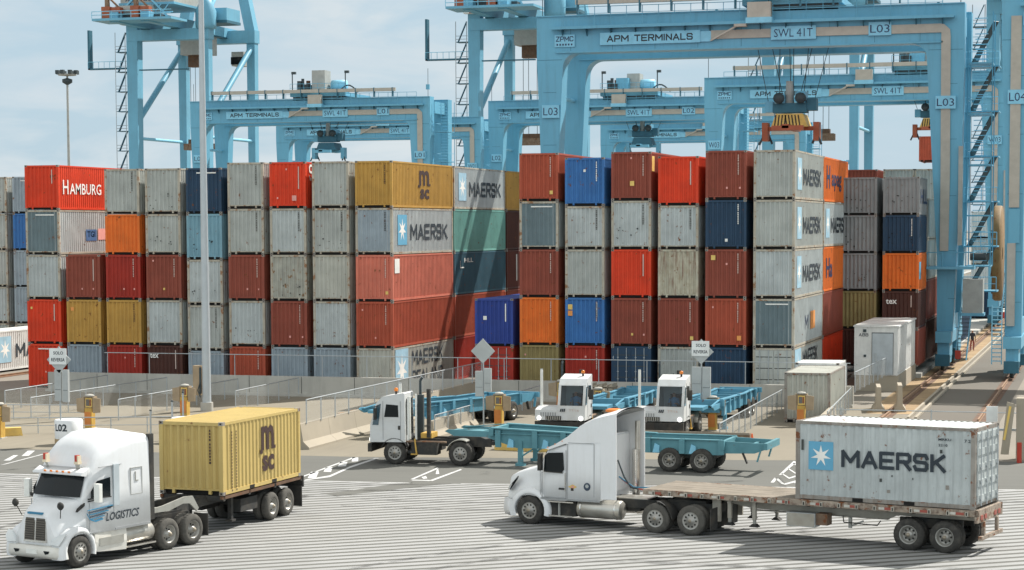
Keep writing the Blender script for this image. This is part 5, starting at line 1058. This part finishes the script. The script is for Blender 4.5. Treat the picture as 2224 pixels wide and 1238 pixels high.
        v2 = [(a-.02, b, c-.05) for a, b, c in v]; mb.add(v2, [(i*nn+k, i*nn+k+1, (i+1)*nn+k+1, (i+1)*nn+k) for i in range(len(prof)-1) for k in range(6)], 'grey_plastic', True); mb.build('roof_fairing', t)
        mb = MB(); mb.box(-2.80, -2.751, -1.1, 1.1, 1.2, 3.15, 'truck_white'); mb.box(-2.9, -2.8, .2, 1.05, 2.5, 3.25, 'truck_white'); 
        for i in range(9): mb.box(-2.86-.02*(i % 3), -2.8, .25, 1.0, 1.2+i*.14, 1.27+i*.14, 'sticker_white')
        mb.build('sleeper_back', t)
        mb = MB(); mb.tube((-3.2, -.9, 1.0), (-3.2, -.9, 3.6), .09, 'tank_alu', 12); mb.tube((-3.15, -.9, 1.0), (-3.15, -.9, 2.6), .14, 'chrome', 12); mb.path([(-2.9, .1, 2.3), (-3.1, .0, 1.7), (-3.3, -.1, 1.35), (-3.6, -.1, 1.3)], .03, 'machine_dark'); mb.build('exhaust_stack', t)
        def seam(mb, s):
            mb.box(-2.5, -1.52, s*1.2, s*1.214, 2.94, 2.955, 'grey_plastic'); mb.box(-2.52, -2.505, s*1.2, s*1.214, 1.1, 2.95, 'grey_plastic'); mb.box(-1.5, -1.485, s*1.2, s*1.214, 1.0, 2.9, 'grey_plastic')
        mirror(t, 'sleeper_panel', seam)
        mb = MB(); mb.box(-.44, -.425, 1.19, 1.205, 1.0, 2.1, 'grey_plastic'); mb.box(-2.74, -.45, 1.2, 1.225, .93, .99, 'grey_plastic'); mb.tube((-1.42, 1.25, 1.25), (-1.42, 1.25, 1.9), .014, 'chrome', 6); mb.build('trim', t)
        mb = MB(); [mb.box(-.75-.28*k, -.71-.28*k, 1.19, 1.215, 2.74+.12*k, 2.77+.12*k, 'amber') for k in range(3)]; mb.build('marker_light', t)
        mb = MB(); mb.tube((-2.95, .5, 1.1), (-2.95, .5, 2.4), .05, 'machine_dark', 6); mb.path([(-2.85, -.3, 1.6), (-3.3, -.35, 1.3), (-3.9, -.2, 1.25), (-4.3, -.1, 1.4)], .025, 'red_lens'); mb.path([(-2.85, -.1, 1.7), (-3.4, -.15, 1.35), (-4.3, .1, 1.4)], .025, 'swoosh_blue'); mb.box(-4.2, -2.9, -.42, .42, 1.02, 1.05, 'tank_alu'); mb.build('air_hoses', t)
        mb = MB(); mb.prism_xz([(-1.86, 1.42), (-1.70, 1.50), (-1.52, 1.42), (-1.70, 1.34)], 1.21, 1.222, 'sticker_yellow'); mb.prism_xz([(-1.78, 1.42), (-1.70, 1.47), (-1.62, 1.42), (-1.70, 1.37)], 1.222, 1.226, 'sticker_pink'); mb.build('badge', t)
        mb = MB(); mb.prism_xz([(-2.25+.13*math.cos(k*math.pi/6), 1.45+.14*math.sin(k*math.pi/6)) for k in range(12)], 1.21, 1.222, 'swoosh_dark'); mb.prism_xz([(-2.25+.07*math.cos(k*math.pi/3), 1.47+.07*math.sin(k*math.pi/3)) for k in range(6)], 1.222, 1.226, 'sign_back'); mb.build('badge', t)
        def qf(mb, s):
            arc = [(d1+.60*math.cos(a), .51+.60*math.sin(a)) for a in [R(95+k*9) for k in range(10)]]
            mb.prism_xz(arc+[(x_+(-.03), z_-.04) for x_, z_ in reversed(arc)], s*.62, s*1.22, 'chassis_black')
        mirror(t, 'quarter_fender', qf)
    def flap(mb, s): mb.box(end-.1, end-.07, s*.62, s*1.22, .22, .95, 'chassis_black')
    mirror(t, 'mud_flap', flap)
    return t
def vec(a): return Vector((math.cos(R(a)), math.sin(R(a)), 0))
FA = vec(168.4); NA = Vector((-FA.y, FA.x, 0)); PA = Vector((-19.68, 69.61, 0)) - NA*1.2
tractor('road_tractor', 'white sleeper truck with an open-backed roof fairing pulling the flatbed trailer', PA, 168.4, 'A')
FB = vec(255); NB = Vector((-FB.y, FB.x, 0)); PB = Vector((-30.49, 57.11, 0)) - NB*1.2
tractor('road_tractor', 'white high-roof sleeper truck with lettering and blue swoosh on its door, pulling the yellow container', PB, 255, 'B')

# flatbed trailer
def flatbed(P, fang):
    t = thing('flatbed_trailer', 'worn wooden flatbed trailer with red and white reflector tape along its edge', 'trailer', P, R(fang)); Ln = 11.75
    mb = MB()
    for i in range(14): mb.box(.1, Ln, -1.2+i*.172, -1.2+i*.172+.162, 1.38, 1.435-.004*(i % 3), 'deck_wood')
    mb.build('deck', t)
    def edge(mb, s):
        mb.box(0, Ln, s*1.22, s*1.30, 1.24, 1.44, 'deck_edge'); mb.box(0, Ln, s*1.15, s*1.22, 1.24, 1.37, 'chassis_brown')
        for i in range(19): x = .3+i*.61; mb.box(x, x+.10, s*1.30, s*1.36, 1.25, 1.40, 'trailer_beige'); mb.box(x+.03, x+.07, s*1.36, s*1.363, 1.27, 1.37, 'dark_gap')
    for s in (1, -1):
        mb = MB(); edge(mb, s); e = mb.build('side_rail', t)
        mb = MB()
        for i in range(10): x = .45+i*1.18; mb.box(x, x+.26, s*1.30, s*1.306, 1.28, 1.36, 'reflector_red'); mb.box(x+.27, x+.46, s*1.30, s*1.306, 1.28, 1.36, 'reflector_white')
        mb.build('reflector_tape', e)
    for s in (1, -1):
        mb = MB(); mb.prism_xz([(0, 1.36), (Ln, 1.36), (Ln, 1.24), (9.3, 1.16), (8.0, .92), (3.2, .88), (2.9, 1.02), (0, 1.02)], s*.50, s*.56, 'trailer_beige'); mb.box(3.2, 8.0, s*.44, s*.62, .86, .89, 'trailer_beige'); mb.build('main_beam', t)
    mb = MB(); [mb.box(.3+i*.9, .38+i*.9, -1.18, 1.18, 1.20, 1.36, 'chassis_black') for i in range(13)]; mb.build('cross_members', t)
    for s in (1, -1):
        for x in (2.3, 1.1): wheel(t, x, 1.22, s, .515, .27, True, 'dual', 'tyre')
    mb = MB(); [mb.tube((x, -1, .51), (x, 1, .51), .08, 'chassis_black') for x in (1.1, 2.3)]; mb.box(.7, 2.8, -.62, -.5, .7, 1.0, 'chassis_black'); mb.box(.7, 2.8, .5, .62, .7, 1.0, 'chassis_black'); mb.build('suspension', t)
    for s in (1, -1):
        for x in (8.65, 7.75): mb = MB(); mb.box(x-.06, x+.06, s*.95-.06, s*.95+.06, .6, 1.25, 'trailer_beige'); mb.box(x-.045, x+.045, s*.95-.045, s*.95+.045, .42, .62, 'frame_grey'); mb.prism_xz([(x-.16, .36), (x-.06, .46), (x+.06, .46), (x+.16, .36)], s*.95-.12, s*.95+.12, 'chassis_black'); mb.build('landing_leg', t)
        mb = MB(); mb.box(9.0, 9.3, s*.9-.04, s*.9+.04, .45, 1.2, 'trailer_beige'); mb.build('leg_bracket', t)
    mb = MB(); mb.box(5.5, 6.5, .75, 1.2, .52, .98, 'sign_back'); mb.box(5.52, 6.48, 1.2, 1.205, .54, .96, 'trailer_beige'); mb.box(5.1, 5.5, .7, 1.1, .6, .98, 'steel_rusty'); mb.build('tool_box', t)
    mb = MB(); mb.box(0, .1, -1.3, 1.3, 1.04, 1.44, 'deck_edge'); [mb.box(-.02, .0, y-.12, y+.12, 1.12, 1.26, 'reflector_red') for y in (-.9, -.5, .5, .9)]; mb.box(-.05, .05, -.75, -.63, .5, 1.04, 'deck_edge'); mb.box(-.05, .05, .63, .75, .5, 1.04, 'deck_edge'); mb.box(-.08, .04, -1.1, 1.1, .48, .6, 'deck_edge'); mb.build('rear_bumper', t)
    mb = MB(); mb.path([(4.6, 1.0, .95), (4.55, 1.05, .75), (3.4, 1.05, .72), (3.3, 1.0, .88)], .02, 'chassis_black'); mb.box(4.35, 4.45, .8, .9, .55, .9, 'frame_grey'); mb.bar((4.4, .85, .6), (3.95, .85, .8), .06, .06, 'frame_grey'); mb.build('spare_rack', t)
FT = vec(166); NT = Vector((-FT.y, FT.x, 0)); A0 = Vector((-4.22, 66.47, 1.47))
PT = A0 - NT*1.22 + FT*(-.12); PT.z = 0
flatbed(PT, 166)
Oc = A0 - NT*2.438 + FT*6.058
container(Oc.x, Oc.y, 1.445, 'paint_palegrey', 'pale grey container with a blue star square and black lettering on the flatbed', 2.591, 6.058, R(256), ['m20', 'forks', 'rdoor', 'spots', 'side:MRKU:.80:.83:.42:.08:lettering_black', 'side:2210:.80:.76:.3:.08:lettering_black', 'side:7 2:.94:.82:.2:.1:lettering_black'], 'rim_frame', None)
# container chassis of the yellow container
FC = vec(266.5); NC = Vector((-FC.y, FC.x, 0)); B0 = Vector((-29.04, 64.56, 1.32))
PC = B0 - NC*1.22 - FC*6.28; PC.z = 0
def skeletal(P, fang):
    t = thing('container_chassis', 'black skeletal trailer chassis under the yellow container', 'trailer', P, R(fang)); mb = MB()
    for s in (1, -1): mb.box(0, 8.3, s*.48-.06, s*.48+.06, .98, 1.30, 'chassis_black')
    for x in (.05, 2.2, 4.2, 6.1): mb.box(x, x+.14, -1.2, 1.2, 1.14, 1.31, 'chassis_black')
    mb.box(.0, 6.3, 1.1, 1.2, 1.2, 1.31, 'chassis_brown'); mb.box(0, 6.3, -1.2, -1.1, 1.2, 1.31, 'chassis_brown'); mb.box(-.05, .05, -1.22, 1.22, .9, 1.31, 'chassis_black'); mb.build('frame', t)
    for s in (1, -1):
        for x in (2.5, 1.27): wheel(t, x, 1.22, s, .50, .27, True, 'dual', 'tyre_dusty')
        mb = MB(); mb.box(.12, .16, s*.65, s*1.22, .2, .95, 'chassis_black'); mb.build('mud_flap', t)
        mb = MB(); mb.box(4.9, 5.05, s*.8-.07, s*.8+.07, .35, 1.2, 'chassis_black'); mb.box(4.83, 5.12, s*.8-.13, s*.8+.13, .28, .35, 'chassis_black'); mb.build('landing_leg', t)
    mb = MB(); mb.box(.7, 3.0, -.6, .6, .55, .98, 'chassis_black'); [mb.tube((x, -1, .5), (x, 1, .5), .08, 'chassis_black') for x in (1.27, 2.5)]; mb.box(3.3, 4.6, .5, 1.0, .55, 1.0, 'chassis_black'); mb.box(3.3, 4.6, -1.0, -.5, .55, 1.0, 'chassis_black'); mb.build('suspension', t)
skeletal(PC, 266.5)
Oy = B0 - NC*2.438
container(Oy.x, Oy.y, 1.33, 'paint_yellowtan', 'yellow-tan container with brown letters on the trailer behind the left truck', 2.50, 6.058, R(-3.5), ['msc:.56:1.0:.86', 'forks', 'vtx', 'code:lettering_brown'], 'paint_yellowtan', None)

# ------------------------------------------------------------------ terminal tugs and blue chassis
def tug(label, loc, fang, driver=True):
    t = thing('terminal_tug', label, 'tug truck', loc, R(fang), 'white terminal tug trucks'); Wt = 'tug_white'
    for s in (1, -1): wheel(t, 0, 1.2, s, .52, .3, False, 'steer'); wheel(t, -2.98, 1.25, s, .53, .28, True, 'steer')
    mb = MB()
    for s in (1, -1): mb.box(-4.2, 1.0, s*.45-.06, s*.45+.06, .78, 1.12, 'chassis_black')
    mb.box(-1.9, -.75, .45, 1.15, .45, 1.0, 'chassis_black'); mb.box(-1.7, -.7, -1.15, -.45, .5, 1.0, 'chassis_black'); mb.tube((0, -1, .52), (0, 1, .52), .1, 'chassis_black'); mb.tube((-2.98, -1, .53), (-2.98, 1, .53), .14, 'chassis_black'); mb.prism_xz([(-3.6, 1.12), (-2.2, 1.14), (-2.2, 1.2), (-3.7, 1.2), (-4.4, .95), (-4.3, .85)], -.5, .5, 'chassis_black'); mb.build('chassis_frame', t)
    mb = MB(); mb.box(1.05, 1.22, -1.25, 1.25, .55, .92, 'chassis_black'); mb.box(1.22, 1.24, -1.0, -.2, .6, .85, 'grille'); bu = mb.build('bumper', t)
    mb = MB()     # single-seat cab on the driver side
    prof = [(1.12, .98), (1.10, 1.75), (.82, 2.70), (.55, 2.98), (-.42, 3.16), (-.48, 3.12), (-.50, 1.0)]
    for y in (-.12, 1.19): mb.prism_xz(prof, y, y+.06, Wt)
    mb.prism_xz([(1.12, .98), (1.10, 1.70), (1.04, 1.70), (1.06, .98)], -.06, 1.19, Wt); mb.prism_xz([(.84, 2.66), (.82, 2.70), (.55, 2.98), (-.42, 3.16), (-.48, 3.12), (-.42, 3.08), (.52, 2.92), (.78, 2.66)], -.06, 1.19, Wt)
    mb.prism_xz([(-.48, 3.1), (-.50, 1.0), (-.44, 1.0), (-.42, 3.09)], -.06, 1.19, Wt); mb.box(-.44, 1.05, -.06, 1.19, 1.0, 1.04, 'chassis_black')
    for y in (-.06, 1.12): mb.bar((1.07, y+.035, 1.7), (.81, y+.035, 2.68), .07, .05, Wt)
    cb = mb.build('cab_body', t); mb = MB(); mb.box(-.40, -.30, .3, .85, 1.4, 2.2, 'chassis_black'); mb.box(-.4, .15, .3, .85, 1.35, 1.5, 'chassis_black'); mb.build('seat', t)
    mb = MB(); mb.prism_xz([(1.14, .98), (1.12, 1.48), (.55, 1.62), (-.1, 1.62), (-.1, .98)], -1.25, -.12, Wt); [mb.box(1.13, 1.145, -.98+k*.12, -.92+k*.12, 1.16, 1.36, 'grey_plastic') for k in range(7)]; mb.build('engine_hood', t)
    mb = MB(); mb.box(1.13, 1.16, -.72, .06, 1.0, 1.19, 'grille'); [mb.box(1.16, 1.17, -.70+k*.11, -.65+k*.11, 1.01, 1.18, 'frame_grey') for k in range(7)]; mb.build('grille', t)
    mb = MB(); mb.add([(1.115, 0.02, 1.72), (1.115, 1.12, 1.72), (.86, 1.08, 2.66), (.86, .06, 2.66)], [(0, 1, 2, 3)], 'glass_clear'); mb.build('windshield', t)
    for s, y in ((1, 1.252), (-1, -.122)):
        mb = MB(); mb.prism_xz([(.45, 2.1), (.36, 2.66), (-.18, 2.62), (-.2, 2.1)], y, y+.012*s, 'glass_dark'); mb.prism_xz([(1.0, 1.74), (.8, 2.6), (.6, 2.68), (.72, 1.74)], y, y+.012*s, 'glass_blue'); mb.build('side_window', t)
    mb = MB(); mb.box(-.3, -.28, 1.25, 1.262, 1.1, 2.8, 'grey_plastic'); mb.box(.5, .52, 1.25, 1.262, 1.1, 2.8, 'grey_plastic'); mb.box(-.28, -.18, 1.25, 1.28, 1.55, 1.72, 'chassis_black'); mb.build('door', t)
    mb = MB(); mb.box(-.512, -.5, .1, 1.0, 1.3, 2.9, 'glass_dark'); mb.build('rear_window', t)
    for y in (-1.05, 1.05): mb = MB(); mb.lathe([(0, 1.185), (.1, 1.175), (.12, 1.12)], 'lamp_on', (0, y, 1.08), 'x', 14); mb.build('headlight', t)
    mb = MB(); mb.tube((-.75, -.35, 1.1), (-.75, -.35, 2.4), .13, 'machine_dark', 10); mb.tube((-.75, -.35, 2.4), (-.75, -.35, 3.6), .06, 'machine_dark', 8); mb.tube((-.75, -.35, 3.6), (-.85, -.35, 3.75), .06, 'machine_dark', 8); mb.build('exhaust_stack', t)
    mb = MB(); mb.box(-1.0, -.62, -.1, .1, 1.1, 3.0, 'machine_dark'); mb.box(-1.45, -1.3, .4, .6, 1.15, 3.3, 'tyre'); mb.tube((-.62, .9, 1.1), (-.62, .9, 3.0), .05, 'sticker_white', 8); mb.tube((-.62, 1.15, 1.1), (-.62, 1.15, 3.0), .05, 'sticker_white', 8); mb.tube((-.9, .9, 1.1), (-.9, .9, 3.1), .05, 'sticker_white', 8); mb.build('rear_rack', t)
    mb = MB(); mb.tube((.4, -1.1, 1.6), (.4, -1.1, 3.4), .07, 'sticker_white', 8); mb.lathe([(0, 0), (.07, 0), (.07, .04)], 'lamp_glass', (.4, -1.1, 3.4), 'z', 8); mb.build('intake_pipe', t)
    mb = MB(); mb.box(-1.5, -1.0, -.5, .5, 1.12, 1.34, 'yellow_paint'); mb.box(-2.3, -.4, .95, 1.1, .98, 1.05, 'steel_rusty'); mb.bar((-.9, 1.12, 1.15), (-1.0, 1.2, .5), .06, .06, 'yellow_paint'); mb.box(-1.05, -.75, 1.1, 1.25, .45, .5, 'yellow_paint'); mb.build('boom_and_steps', t)
    mb = MB(); mb.tube((.0, .9, 3.05), (.0, .9, 3.22), .05, 'chassis_black', 8); mb.lathe([(0, 0), (.09, 0), (.09, .12), (0, .16)], 'amber', (0, .9, 3.22), 'z', 10); mb.build('beacon_light', t)
    for s in (1, -1):
        mb = MB(); arc = [(-2.98+.62*math.cos(a), .56+.62*math.sin(a)) for a in [R(60+k*10) for k in range(11)]]
        arc = [(-2.98-.62*math.cos(a), .56+.62*math.sin(a)) for a in [R(60+k*10) for k in range(12)]]; mb.prism_xz(arc+[(a_*1.0, b_-.04) for a_, b_ in reversed(arc)], s*.68, s*1.26, 'tank_alu'); mb.build('mud_guard', t)
        mb = MB(); arc = [(.64*math.cos(a), .54+.64*math.sin(a)) for a in [R(20+k*12) for k in range(12)]]; mb.prism_xz(arc+[(a_, b_-.05) for a_, b_ in reversed(arc)], s*.85, s*1.25, 'chassis_black'); mb.build('mud_guard', t)
    mb = MB(); mb.box(.75, .85, 1.38, 1.6, 2.0, 2.5, 'chassis_black'); mb.bar((.7, 1.2, 2.6), (.8, 1.5, 2.55), .03, .03, 'chassis_black'); mb.build('mirror', t)
    mb = MB(); text(mb, 'III', (1.135, -.35, 1.42), (0, 1, 0), (0, 0, 1), .32, .14, 'lettering_black', .02, .5) if False else [mb.prism([(1.145, -.0+k*.09, 1.40), (1.145, .06+k*.09, 1.40), (1.145, .10+k*.09, 1.55), (1.145, .04+k*.09, 1.55)], (.004, 0, 0), 'lettering_black') for k in range(3)]; text(mb, 'TT/16', (1.128, .45, 1.42), (0, 1, 0), (0, 0, 1), .5, .11, 'lettering_faded'); mb.build('lettering', t)
    return t
FU = vec(183); NU = Vector((-FU.y, FU.x, 0)); PU = Vector((-30.43, 85.88, 0)) - NU*1.22
tug('white terminal tug seen from its side, pulling the teal gooseneck chassis', PU, 183)
tug('white terminal tug facing the camera, left of the two in a row', (-26.1, 98.9, 0), 271)
tug('white terminal tug facing the camera, right of the two in a row', (-21.3, 99.5, 0), 270)
def chassis(label, P, fang, m, lean=0., Ln=14.4):
    """gooseneck container chassis; local origin under the landing legs, x forward"""
    t = thing('gooseneck_chassis', label, 'trailer', P, R(fang), 'blue gooseneck container chassis'); t.rotation_euler = (0, lean, R(fang))
    for s in (1, -1):
        mb = MB(); mb.prism_xz([(3.55, 1.42), (3.1, 1.22), (1.6, 1.22), (.9, 1.0), (.2, .78), (-4.5, .78), (-5.6, .78), (-9.0, .76), (-9.1, 1.36), (-5.6, 1.42), (1.35, 1.62), (1.45, 1.46), (3.4, 1.5)], s*.95, s*1.03, m)
        mb.box(-9.0, 1.35, s*.92, s*1.12, 1.38, 1.42, m); mb.prism_xz([(1.35, 1.60), (-5.6, 1.40), (-5.6, 1.44), (1.35, 1.66)], s*.9, s*1.16, m)
        for x in (1.1, -.6, -1.9, -3.6, -5.7, -7.2, -8.9): mb.box(x-.22, x+.02, s*1.03, s*1.17, .80, 1.42 if x < -4 else 1.55, m)
        for x in (.3, -1.3, -6.3, -7.9): mb.prism_xz([(x+.2, 1.2), (x, 1.1), (x, .80), (x+.3, .80)], s*1.03, s*1.12, 'crane_sign')
        mb.build('main_beam', t)
    mb = MB(); [mb.box(x, x+.12, -.95, .95, .95, 1.2, m) for x in (1.1, -.6, -2.2, -3.8, -5.7, -7.4, -8.9)]; mb.box(2.0, 3.5, -.5, .5, 1.24, 1.4, m); mb.box(-9.15, -9.0, -1.2, 1.2, 1.0, 1.38, m); mb.box(1.2, 1.4, -1.2, 1.2, 1.3, 1.62, m); mb.build('cross_members', t)
    mb = MB()
    for s in (1, -1): mb.prism_xz([(-9.0, 1.36), (-10.9, 1.30), (-11.0, 1.10), (-10.4, .88), (-9.0, .84)], s*.9, s*.98, m)
    mb.box(-11.0, -10.85, -1.2, 1.2, 1.06, 1.34, m); mb.box(-10.2, -10.08, -.9, .9, 1.0, 1.2, m); mb.bar((-10.7, 1.1, 1.05), (-10.55, 1.1, .55), .12, .06, m); mb.bar((-10.7, -1.1, 1.05), (-10.55, -1.1, .55), .12, .06, m); mb.bar((-9.9, 1.0, .9), (-10.1, 1.0, .45), .14, .06, 'chassis_black'); mb.build('tail_frame', t)
    for s in (1, -1):
        mb = MB(); mb.box(-.1, .1, s*1.0-.09, s*1.0+.09, .12, 1.1, m); mb.box(-.2, .2, s*1.0-.14, s*1.0+.14, 0, .12, m); mb.bar((-.1, s*1.0, .45), (-.85, s*.8, .95), .07, .07, m); mb.build('landing_leg', t)
        for x in (-6.75, -8.15): wheel(t, x, 1.2, s, .51, .26, True, 'dual')
    mb = MB(); [mb.tube((x, -1, .51), (x, 1, .51), .08, 'chassis_black') for x in (-6.75, -8.15)]; mb.box(-8.6, -6.3, -.6, .6, .55, .8, 'chassis_black'); mb.build('suspension', t)
    mb = MB(); [mb.bar((3.3-3.2*0, s*.9, 1.45), (1.4, s*.95, 1.62), .1, .04, m) for s in (1, -1)]; mb.build('gooseneck_rail', t)
    return t
FG = vec(176.5); NG = Vector((-FG.y, FG.x, 0)); chassis('teal gooseneck chassis behind the side-on tug, in front of the rusty beam', Vector((-24.93, 86.74, 0))-NG*1.05, 176.5, 'chassis_teal')
chassis('bright blue chassis parked behind the side-on tug, reaching to the blank signpost', (-34.25, 99.7, .0), 256.5, 'chassis_sky')
chassis('blue chassis behind the left front-facing tug', (-25.2, 104.7, 0), 272.5, 'chassis_sky')
chassis('blue chassis behind the right front-facing tug', (-20.3, 105.2, 0), 270.5, 'chassis_sky')
mb = MB(); mb.box(-.9, .9, -.6, .6, 1.3, 1.35, 'deck_wood')
for i in range(6): mb.loft([[(-.9+.3*i, y, 1.1+.0*i), (-.9+.3*i+.28, y, 1.1), (-.9+.3*i+.25, y, 1.45+.1*(i % 2)), (-.9+.3*i+.04, y, 1.42)] for y in (-.6, .6)], 'barrier_concrete', False)
mb.box(-.9, .9, -.6, .6, 0, 1.1, 'kiosk_tan'); o = mb.build('concrete_block_pile'); o.location = (-28.2, 114.6, 0); tag(o, 'pile of pale concrete blocks behind the left front-facing tug', 'block pile')

# ------------------------------------------------------------------ people
def person(label, loc, rz, verts, edges, radii, tors, legm, cap=None):
    me = bpy.data.meshes.new('person'); me.from_pydata(verts, edges, []); o = bpy.data.objects.new('person', me); COL.objects.link(o)
    sk = o.modifiers.new('s', 'SKIN'); 
    for v, r_ in zip(me.skin_vertices[0].data, radii): v.radius = (r_, r_)
    me.skin_vertices[0].data[0].use_root = True
    ss = o.modifiers.new('u', 'SUBSURF'); ss.levels = 1; ss.render_levels = 1
    bpy.context.view_layer.update(); dg = bpy.context.evaluated_depsgraph_get(); new = bpy.data.meshes.new_from_object(o.evaluated_get(dg)); o.modifiers.clear(); o.data = new; bpy.data.meshes.remove(me); new.name = 'person'
    for k in ('skin', tors, legm, 'hair'): new.materials.append(M[k])
    hip = verts[0][2]; neck = verts[3][2]; head = verts[4]
    for p in new.polygons:
        c = p.center; p.use_smooth = True
        if c.z > neck+.02: p.material_index = 3 if (c.z > head[2]+.09 or (c.y > head[1]+.03 and c.z > head[2]-.04)) else 0
        elif min((Vector(verts[i])-c).length for i in HANDS) < .17: p.material_index = 0
        elif c.z > hip-.02 and not (c.y < verts[0][1]-.28 and c.z < hip+.12): p.material_index = 1
        else: p.material_index = 2
    o.location = loc; o.rotation_euler = (0, 0, rz); tag(o, label, 'person')
    mb = MB(); h = head
    for s in (-1, 1): mb.lathe([(0, -.012), (.014, -.008), (.014, 0)], 'hair', (h[0]+s*.032, h[1]-.098, h[2]+.01), 'y', 8)
    mb.build('eyes', o); mb = MB(); mb.prism([(h[0]-.016, h[1]-.095, h[2]-.03), (h[0]+.016, h[1]-.095, h[2]-.03), (h[0], h[1]-.095, h[2]+.015)], (0, -.022, 0), 'skin'); mb.box(h[0]-.025, h[0]+.025, h[1]-.1, h[1]-.09, h[2]-.058, h[2]-.05, 'red_lens'); mb.build('nose_and_mouth', o)
    return o
HANDS = (8, 11)
def body(seated):
    if seated:
        v = [(0, 0, .5), (0, .04, .72), (0, .05, .92), (0, .04, 1.06), (0, 0, 1.22), (0, -.01, 1.30),
             (.2, .03, .98), (.26, -.12, .74), (.16, -.42, .80), (-.2, .03, .98), (-.26, -.12, .74), (-.16, -.42, .80),
             (.1, -.02, .5), (.14, -.45, .52), (.14, -.50, .10), (.14, -.64, .05), (-.1, -.02, .5), (-.14, -.45, .52), (-.14, -.50, .10), (-.14, -.64, .05)]
    else:
        v = [(0, 0, .92), (0, .01, 1.15), (0, .01, 1.36), (0, 0, 1.50), (0, -.01, 1.63), (0, -.01, 1.71),
             (.2, .0, 1.42), (.25, .03, 1.14), (.25, -.06, .90), (-.2, .0, 1.42), (-.25, .02, 1.14), (-.27, -.08, .92),
             (.1, 0, .90), (.12, -.03, .48), (.12, .02, .08), (.12, -.14, .04), (-.1, 0, .90), (-.12, .03, .48), (-.14, .1, .08), (-.14, -.04, .04)]
    e = [(0, 1), (1, 2), (2, 3), (3, 4), (4, 5), (2, 6), (6, 7), (7, 8), (2, 9), (9, 10), (10, 11), (0, 12), (12, 13), (13, 14), (14, 15), (0, 16), (16, 17), (17, 18), (18, 19)]
    r = [.14, .13, .15, .055, .095, .075, .065, .05, .035, .065, .05, .035, .09, .065, .045, .035, .09, .065, .045, .035]
    for h, sx in ((8, 1), (11, -1)):
        hx, hy, hz = v[h]
        d = Vector(v[h])-Vector(v[h-1]); d.normalize()
        for k, (off, ln) in enumerate(((-.03, .075), (-.01, .085), (.012, .08), (.032, .06))):
            base = Vector((hx, hy, hz))+d*.05+Vector((off, 0, 0)); tip = base+d*ln+Vector((0, 0, -.015))
            v += [tuple(base), tuple(tip)]; n = len(v); e += [(h, n-2), (n-2, n-1)]; r += [.011, .008]
        th = Vector((hx-sx*.045, hy, hz))+d*.03; v.append(tuple(th)); e.append((h, len(v)-1)); r.append(.010)
    return v, e, r
v, e, r = body(False)
person('person in a dark jacket and dark red trousers standing beside the crane rail', (-11.55, 176, .02), R(20), v, e, r, 'cloth_dark', 'vest_red')

v, e, r = body(True)
for (lx, ly, fa, lab) in ((-26.1, 98.9, 271, 'driver in a blue shirt seated behind the windshield of the left front-facing tug'), (-21.3, 99.5, 270, 'driver in a blue shirt seated behind the windshield of the right front-facing tug')):
    f_ = vec(fa); n_ = Vector((-f_.y, f_.x, 0)); q = Vector((lx, ly, 0)) + n_*.57 + f_*.15
    person(lab, (q.x, q.y, 1.02), R(fa+90), v, e, r, 'shirt_blue', 'cloth_dark')
